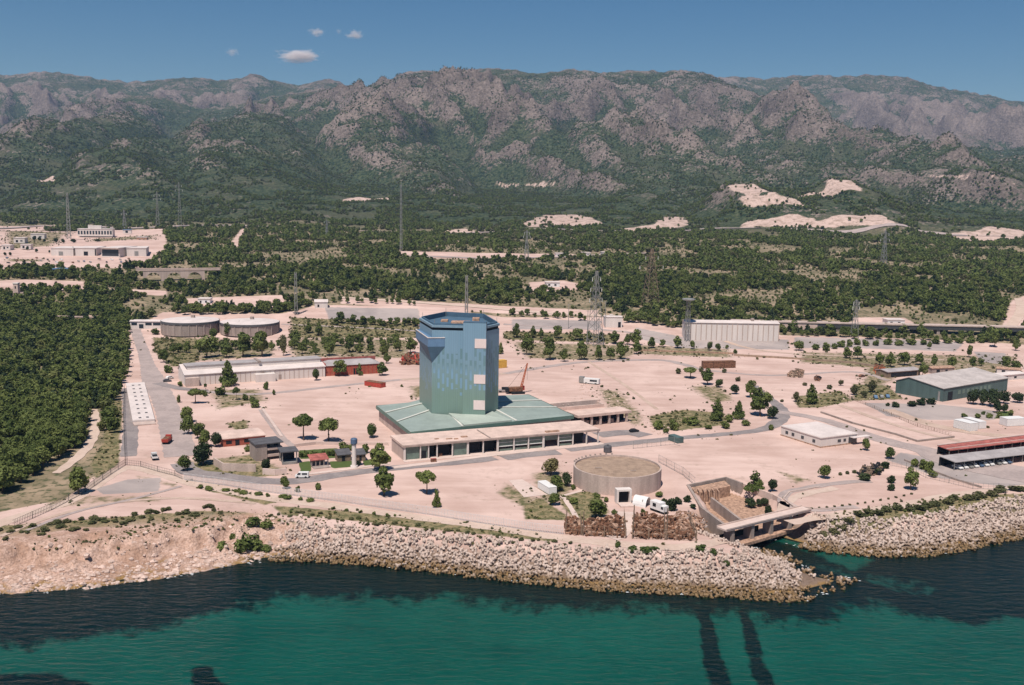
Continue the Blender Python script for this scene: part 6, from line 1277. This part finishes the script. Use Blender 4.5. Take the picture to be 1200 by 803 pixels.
# ------------------------------------------------------------------ armour blocks of the breakwaters
def tetra_mesh():
    m = MB(); dirs = [Vector((0, 0, 1)), Vector((.943, 0, -.333)), Vector((-.471, .816, -.333)), Vector((-.471, -.816, -.333))]
    for d in dirs: m.tube((0, 0, 0), d * .64, .33, .215, 8); m.tube(d * .6399, d * .69, .215, .16, 8)
    o = m.build('tetrapod', 'block'); me = o.data; bpy.data.objects.remove(o); return me
TM = tetra_mesh(); g_ = np.random.default_rng(31)
gx, gy = np.meshgrid(np.arange(-72, 290, 1.42), np.arange(225, 345, 1.42)); gx = gx.ravel() + g_.uniform(-.4, .4, gx.size); gy = gy.ravel() + g_.uniform(-.5, .5, gy.size)
dd = seg_dist(gx, gy, SHORE); ins = inside(gx, gy, LANDPOLY); cwx = np.interp(gx, CW_X, CW_W) + 1.0
inlet = sdist(gx, gy, [tuple(P(a, b, 1)[:2]) for a, b in [(845, 640), (772, 634), (795, 606), (812, 576), (870, 556), (952, 597), (948, 612), (940, 634), (900, 640), (880, 642)]]) > -1.0
ok = ((ins & (dd < cwx)) | (~ins & (dd < 1.6))) & ~inlet & (gx > -66 + 3 * np.sin(gy)) & ~((gx > 77) & (gy < 279) & (g_.random(gx.size) < np.clip((gx - 77) / 7, 0, .8)))
gx, gy = gx[ok], gy[ok]; gz = tz(gx, gy); o_ = np.argsort(gy); gx, gy, gz = gx[o_], gy[o_], gz[o_]
inv = np.abs(gx) < .512 * gy; big = np.nonzero(inv)[0][:300]; isb = np.zeros(len(gx), bool); isb[big] = True
for i in big:
    o = bpy.data.objects.new('tetrapod', TM); COL.objects.link(o); o.location = (gx[i], gy[i], max(gz[i], -.4) + g_.uniform(.1, .6)); o.rotation_euler = tuple(g_.uniform(0, 6.28, 3)); s = g_.uniform(1.15, 1.5); o.scale = (s, s, s)
    tag(o, 'four legged concrete armour block at the water side of the breakwater', 'armour block', 'armour blocks of the breakwater')
rest = np.nonzero(~isb)[0]; rest = np.concatenate([rest, rest[::4]])
me = bpy.data.meshes.new('armour_blocks'); me.vertices.add(len(rest)); zz = np.maximum(gz[rest], -.4) + g_.uniform(.1, .6, len(rest)); zz[len(np.nonzero(~isb)[0]):] += .7
me.vertices.foreach_set('co', np.stack([gx[rest] + g_.uniform(-.4, .4, len(rest)), gy[rest], zz], 1).astype(np.float32).ravel())
sv = g_.uniform(1.15, 1.5, len(rest)).astype(np.float32)
attr(me, 'sc', 'FLOAT', sv); attr(me, 'tall', 'FLOAT', sv); attr(me, 'ki', 'INT', np.zeros(len(rest), np.int32)); attr(me, 'rot', 'FLOAT', g_.uniform(0, 6.28, len(rest)).astype(np.float32)); attr(me, 'rx', 'FLOAT', g_.uniform(0, 6.28, len(rest)).astype(np.float32)); attr(me, 'ry', 'FLOAT', g_.uniform(0, 6.28, len(rest)).astype(np.float32))
tc = bpy.data.collections.new('armour_kinds'); tc.objects.link(bpy.data.objects.new('armour_kind', TM)); scatter('armour_blocks', me, tc)
m = MB(); gf = np.random.default_rng(8)
fx = gf.uniform(-180, 175, 40000); fy = gf.uniform(225, 330, 40000); fd = seg_dist(fx, fy, SHORE); kf = ~inside(fx, fy, LANDPOLY) & (fd < .2 + 1.6 * gf.random(40000)) & (fbm(fx / 6, fy / 6, 2, 99) > .12)
for a, b in zip(fx[kf][:520], fy[kf][:520]):
    s = gf.uniform(.08, .34); ph = gf.uniform(0, 6.28); m.add([(a + s * gf.uniform(.5, 2.2) * math.cos(ph + i * 1.05), b + s * gf.uniform(.4, 1) * math.sin(ph + i * 1.05), .05) for i in range(6)], [tuple(range(6))])
fo = m.build('foam', 'foam'); fo['kind'] = 'stuff'
print('tetrapods', len(gx))
# ------------------------------------------------------------------ pylons and masts
def lattice(name, label, px, py, ptop, wpx, mat, arms=(), group=None, top=.12, z=None, thick=.22, far=False):
    q = (G if far else GP)(px, py); s = F / q.y; h = (py - ptop) / s; w = wpx / s / 2; t = thing(name, label, 'pylon' if arms else 'mast', loc=(q.x, q.y, q.z - .3), group=group); t.rotation_euler.z = random.uniform(.2, .7) if arms else .3
    m = MB(); C4 = [(-1, -1), (1, -1), (1, 1), (-1, 1)]
    def pt(k, u): ww = w * (1 - u) + w * top * u if u < 1 else w * top; return Vector((C4[k][0] * ww, C4[k][1] * ww, h * u))
    n = max(5, int(h / 5))
    for k in range(4):
        m.bar(pt(k, 0), pt(k, 1), thick)
    part(m, 'leg', mat, t); m = MB()
    for i in range(n):
        u0, u1 = i / n, (i + 1) / n
        for k in range(4): m.bar(pt(k, u0), pt((k + 1) % 4, u1), thick * .6); m.bar(pt((k + 1) % 4, u0), pt(k, u1), thick * .6)
    part(m, 'bracing', mat, t)
    for (u, L) in arms:
        m = MB(); L = L / s
        for sg in (-1, 1):
            for dy in (-1, 1): m.bar((sg * w * (1 - u), dy * w * (1 - u), h * u), (sg * L, 0, h * u + .6), thick * .8)
            m.bar((0, 0, h * u + 2.0), (sg * L, 0, h * u + .6), thick * .7)
        ar = part(m, 'cross_arm', mat, t)
        for sg in (-1, 1): m = MB(); m.tube((sg * L, 0, h * u + .5), (sg * L, 0, h * u - 2.0), .2, n=6); part(m, 'insulator', 'white_paint', ar)
    return t, h, w
PYS = [(697, 404, 316, 15, 'steel', ((.62, 9), (.76, 8), (.9, 6)), 'tall lattice pylon on three crossarms beside the small square building'), (762, 360, 291, 17, 'steel_rust', ((.70, 15), (.86, 8)), 'broad brownish lattice pylon in the woods behind the small square building'), (1001, 396, 350, 7, 'steel', ((.8, 5), (.92, 4)), 'slender grey pylon right of the long windowless warehouse'), (1035, 313, 270, 6, 'steel', ((.75, 6), (.9, 5)), 'faint distant pylon on the scrubby slope at the right'), (617, 304, 270, 5, 'steel', ((.8, 4), (.92, 3)), 'small distant pylon in the woods right of the tower'), (146, 269, 246, 4, 'steel', ((.8, 3),), 'distant pylon behind the far left factory, right one'), (185, 268, 225, 4, 'steel', ((.8, 4), (.9, 3)), 'distant tall pylon on the dark slope right of the factory'), (211, 266, 214, 4, 'steel', ((.82, 4), (.92, 3)), 'faint tall pylon on the dark slope, rightmost of those by the factory'), (383, 277, 257, 3, 'steel', ((.85, 3),), 'tiny pylon beside the far motorway left of the tall mast')]
for (a, b, c_, w_, mt_, ar, lb) in PYS: lattice('lattice_pylon', lb, a, b, c_, w_, mt_, ar, far=b < 330, thick=.26 if b > 340 else .34)
lattice('radio_mast', 'very tall thin red and white mast in the middle of the plain', 470, 297, 217, 2.4, 'steel', (), top=.6, thick=.26)
lattice('lighting_mast', 'grey lattice lighting mast behind the left round trees', 347, 369, 318, 3.2, 'steel', (), top=.6, thick=.3)
lattice('lighting_mast', 'dark mast rising just behind the top of the tower', 546.5, 372, 322, 3.0, 'steel', (), top=.7, thick=.3)
lattice('factory_mast', 'thin mast with a lamp head at the far left factory', 81, 280, 226, 4, 'steel', (), top=.4, thick=.4)
t, h, w = lattice('lighting_mast', 'grey mast with a round lamp ring left of the long windowless warehouse', 805, 400, 351, 4.5, 'steel', (), top=.8, thick=.2)
m = MB(); m.lathe([(2.0, h - .3), (4.6, h + .5), (4.6, h + 1.1), (3.4, h + 1.4)], 20); part(m, 'lamp_ring', 'steel', t)
for (a, b, c_, lb) in ((688, 404, 362, 'thin wooden pole left of the tall lattice pylon'), (701, 405, 372, 'thin pole in front of the tall lattice pylon'), (709, 384, 352, 'thin pole beside the small square building'), (666, 385, 355, 'thin pole in the belt left of the tall pylon')):
    q = GP(a, b); h = (b - c_) / F * q.y; t = thing('utility_pole', lb, 'pole', loc=(q.x, q.y, q.z - .3)); m = MB(); m.tube((0, 0, 0), (0, 0, h), .26, .16, 7); part(m, 'shaft', 'steel', t); m = MB(); m.bar((-1.3, 0, h - .8), (1.3, 0, h - .8), .22); part(m, 'cross_arm', 'steel', t)
# ------------------------------------------------------------------ far factory, bridges
def block(name, label, cat, a, b, depth, h, wallm='white_wall', roofm='roof_pale', wins=(), over=.0, extra=None):
    mm, L, s = frame(a, b); t = thing(name, label, cat, mm); m = MB(); m.box(0, L, 0, depth, -1, h); part(m, 'wall', wallm, t)
    m = MB(); m.box(-.4, L + .4, -.4 - over, depth + .4, h + .003, h + .6); rf = part(m, 'roof', roofm, t)
    for (x0, x1, z0_, z1_, mt_) in wins: m = MB(); m.box(L * x0, L * x1, -.08, -.02, z0_, z1_); part(m, 'window', mt_, t)
    if extra: m = MB(); m.box(L * extra[0], L * extra[1], depth * .3, depth * .6, h + .61, h + extra[2]); part(m, 'roof_house', wallm, rf)
    return t
block('factory_building', 'far factory block with a dark glazed front under a jutting roof', 'factory', (119, 300.5), (140, 301), 44, 9, 'white_wall', 'roof_pale', [(.04, .96, .5, 7.6, 'glass')], 2.5)
block('factory_building', 'far factory block with one small bluish gate, left of the dark glazed one', 'factory', (60, 299.5), (86, 299.5), 40, 7.6, 'white_wall', 'roof_pale', [(.34, .54, 0, 4.4, 'steel')])
block('factory_building', 'far factory block with a square dark doorway beside the glazed one', 'factory', (88.5, 299.5), (113, 299.5), 42, 7.8, 'white_wall', 'roof_pale', [(.4, .6, 0, 4.4, 'dark'), (.93, .99, 0, 7, 'dark')])
block('factory_building', 'far factory block at the right end with a pale blue gate', 'factory', (148.5, 299.8), (171.5, 299.5), 40, 8, 'white_wall', 'roof_pale', [(.4, .6, 0, 5, 'steel')])
block('office_block', 'long far office block with window rows behind the factory', 'office', (91, 276), (132, 276), 18, 8.5, 'white_wall', 'roof_pale', [(k / 12 + .01, k / 12 + .06, 1.6, 6.4, 'glass') for k in range(12)], 0, (.28, .66, 5))
block('factory_canopy', 'bright blue roofed canopy at the lower edge of the far factory', 'canopy', (59, 321), (82, 320), 12, 4, 'dark', 'blue', [])
block('storage_shed', 'small blue roofed shed at the back of the far factory', 'shed', (144, 273), (154, 273), 10, 4, 'white_wall', 'blue', [(.3, .6, 0, 3, 'dark')])
for i, (a, b, w_, dp, h, lb) in enumerate([(2, 292, 10, 14, 4, 'small flat shed at the left frame edge of the far factory'), (16, 284, 13, 14, 5, 'pale flat shed in the left yard of the far factory'), (36, 279, 16, 12, 5, 'pale long shed at the back left of the far factory'), (24, 291, 12, 10, 4, 'pale low shed before the tree group of the far factory'), (160, 283, 12, 14, 5, 'brownish low shed at the right back of the far factory')]):
    block('storage_shed', lb, 'shed', (a, b), (a + w_, b), dp, h, 'white_wall' if i < 4 else 'rust_pale', 'roof_pale', [(.2, .4, 0, 2.8, 'dark'), (.6, .8, 1, 2.6, 'glass')])
row('dark tree in the yards of the far left factory', 'trees at the far factory', [(40, 281, 6, 5), (46, 281, 6, 5), (52, 282, 5, 4), (66, 283, 6, 6), (74, 284, 6, 6), (86, 284, 9, 5), (32, 292, 5, 5), (43, 295, 5, 5), (13, 288, 4, 4), (6, 300, 4, 5), (12, 300, 4, 5), (58, 296, 3, 4), (114, 284, 7, 4), (86, 298, 4, 9)], 'round', 'leaf_dark')
def viaduct(name, label, a, b, h, wdt, arches, mat):
    mm, L, s = frame(a, b); t = thing(name, label, 'bridge', mm); m = MB(); n = arches; sp = L / n; r_ = sp * .36
    for i in range(n):
        cx = sp * (i + .5); x0 = sp * i; x1 = sp * (i + 1); K_ = 12; top = h; zc_ = h - 1.6 - r_
        for (u0, u1) in ((x0, cx - r_), (cx + r_, x1)): m.box(u0, u1, 0, wdt, -7, zc_)
        for k in range(K_):
            a0 = math.pi - math.pi * k / K_; a1 = math.pi - math.pi * (k + 1) / K_; p0 = (cx + r_ * math.cos(a0), zc_ + r_ * math.sin(a0)); p1 = (cx + r_ * math.cos(a1), zc_ + r_ * math.sin(a1))
            m.add([(p0[0], 0, p0[1]), (p1[0], 0, p1[1]), (p1[0], 0, top), (p0[0], 0, top), (p0[0], wdt, p0[1]), (p1[0], wdt, p1[1]), (p1[0], wdt, top), (p0[0], wdt, top)], [(0, 1, 2, 3), (7, 6, 5, 4), (0, 4, 5, 1)])
        for (u0, u1) in ((x0, cx - r_), (cx + r_, x1)): m.box(u0, u1, 0.001, wdt - .001, zc_ + .002, top)
    part(m, 'arcade', mat, t); m = MB(); m.box(-6, L + 14, -.3, wdt + .3, h + .003, h + .9); part(m, 'deck', 'roof_pink', t); m = MB(); m.box(-6, L + 14, -.32, .1, h + .903, h + 1.9); m.box(-6, L + 14, wdt - .1, wdt + .32, h + .903, h + 1.9); part(m, 'parapet', 'concrete', t); return t
viaduct('stone_viaduct', 'old stone viaduct with round arches in the woods below the far factory', (168, 330), (240, 328), 9.5, 7, 3, 'concrete')
mm, L, s = frame((922, 387), (1260, 397)); t = thing('rail_bridge', 'long dark railway bridge crossing the right edge before the woods', 'bridge', mm)
m = MB(); m.box(22, L, 0, 9, 2.6, 5.4); part(m, 'girder', 'fence_dark', t); m = MB(); m.box(-40, L, -.4, 9.4, 5.403, 6.2); part(m, 'deck', 'concrete', t); m = MB(); m.box(-40, 22, .1, 8.9, -2, 5.39); part(m, 'abutment', 'roof_pink', t)
for k in range(8): x = 36 + k * 24; m = MB(); m.box(x, x + 2.2, .6, 8.4, -4, 2.59); part(m, 'pier', 'concrete_dark', t)
mm, L, s = frame((55, 377), (110, 379)); t = thing('road_bridge', 'low reddish road bridge emerging from the left wood', 'bridge', mm); m = MB(); m.box(0, L, 0, 7, 1.6, 3.8); part(m, 'deck', 'rust_pale', t); m = MB(); m.box(0, L, -.2, .3, 3.803, 4.7); m.box(0, L, 6.7, 7.2, 3.803, 4.7); part(m, 'parapet', 'roof_pink', t)
for x in (.08, .85): m = MB(); m.box(L * x, L * x + 3, .5, 6.5, -3, 1.59); part(m, 'pier', 'white_wall', t)
q = GP(20, 349); t = thing('stone_tower', 'small pinkish stone tower among trees in the upper left wood', 'tower', loc=(q.x, q.y, q.z - .3)); m = MB(); m.prism([(-2.2, -2.2), (2.2, -2.2), (2.2, 2.2), (-2.2, 2.2)], 0, 11.5, poly1=[(-1.8, -1.8), (1.8, -1.8), (1.8, 1.8), (-1.8, 1.8)]); part(m, 'shaft', 'roof_pink', t); m = MB(); m.box(-2.1, 2.1, -2.1, 2.1, 11.51, 12.4); part(m, 'cap', 'white_wall', t); m = MB(); m.box(-.5, .5, -2.12, -2.05, 8, 9.8); part(m, 'opening', 'dark', t)
block('farm_house', 'pale low farmhouse wing beside the small stone tower', 'house', (22, 349), (40, 349), 8, 3.6, 'white_wall', 'roof_pink', [(.2, .3, 1, 2.4, 'dark'), (.6, .7, 1, 2.4, 'dark')])
for (a, b, w_, lb) in ((652, 301, 10, 'white low building on the far roadside strip, left one'), (683, 300, 9, 'white low building on the far roadside strip, right one'), (706, 299.5, 8, 'white low building half in trees beyond the roadside strip'), (640, 336, 16, 'pale low house on the clearing in the central wood'), (1040, 381, 20, 'pale low house before the railway bridge'), (232, 356, 14, 'pale low shed in the clearing left of the lighting mast')): block('roadside_building', lb, 'building', (a, b), (a + w_, b), 9, 3.6, 'white_paint', 'roof_pale', [(.15, .3, .8, 2.4, 'dark'), (.6, .75, .8, 2.4, 'dark')])
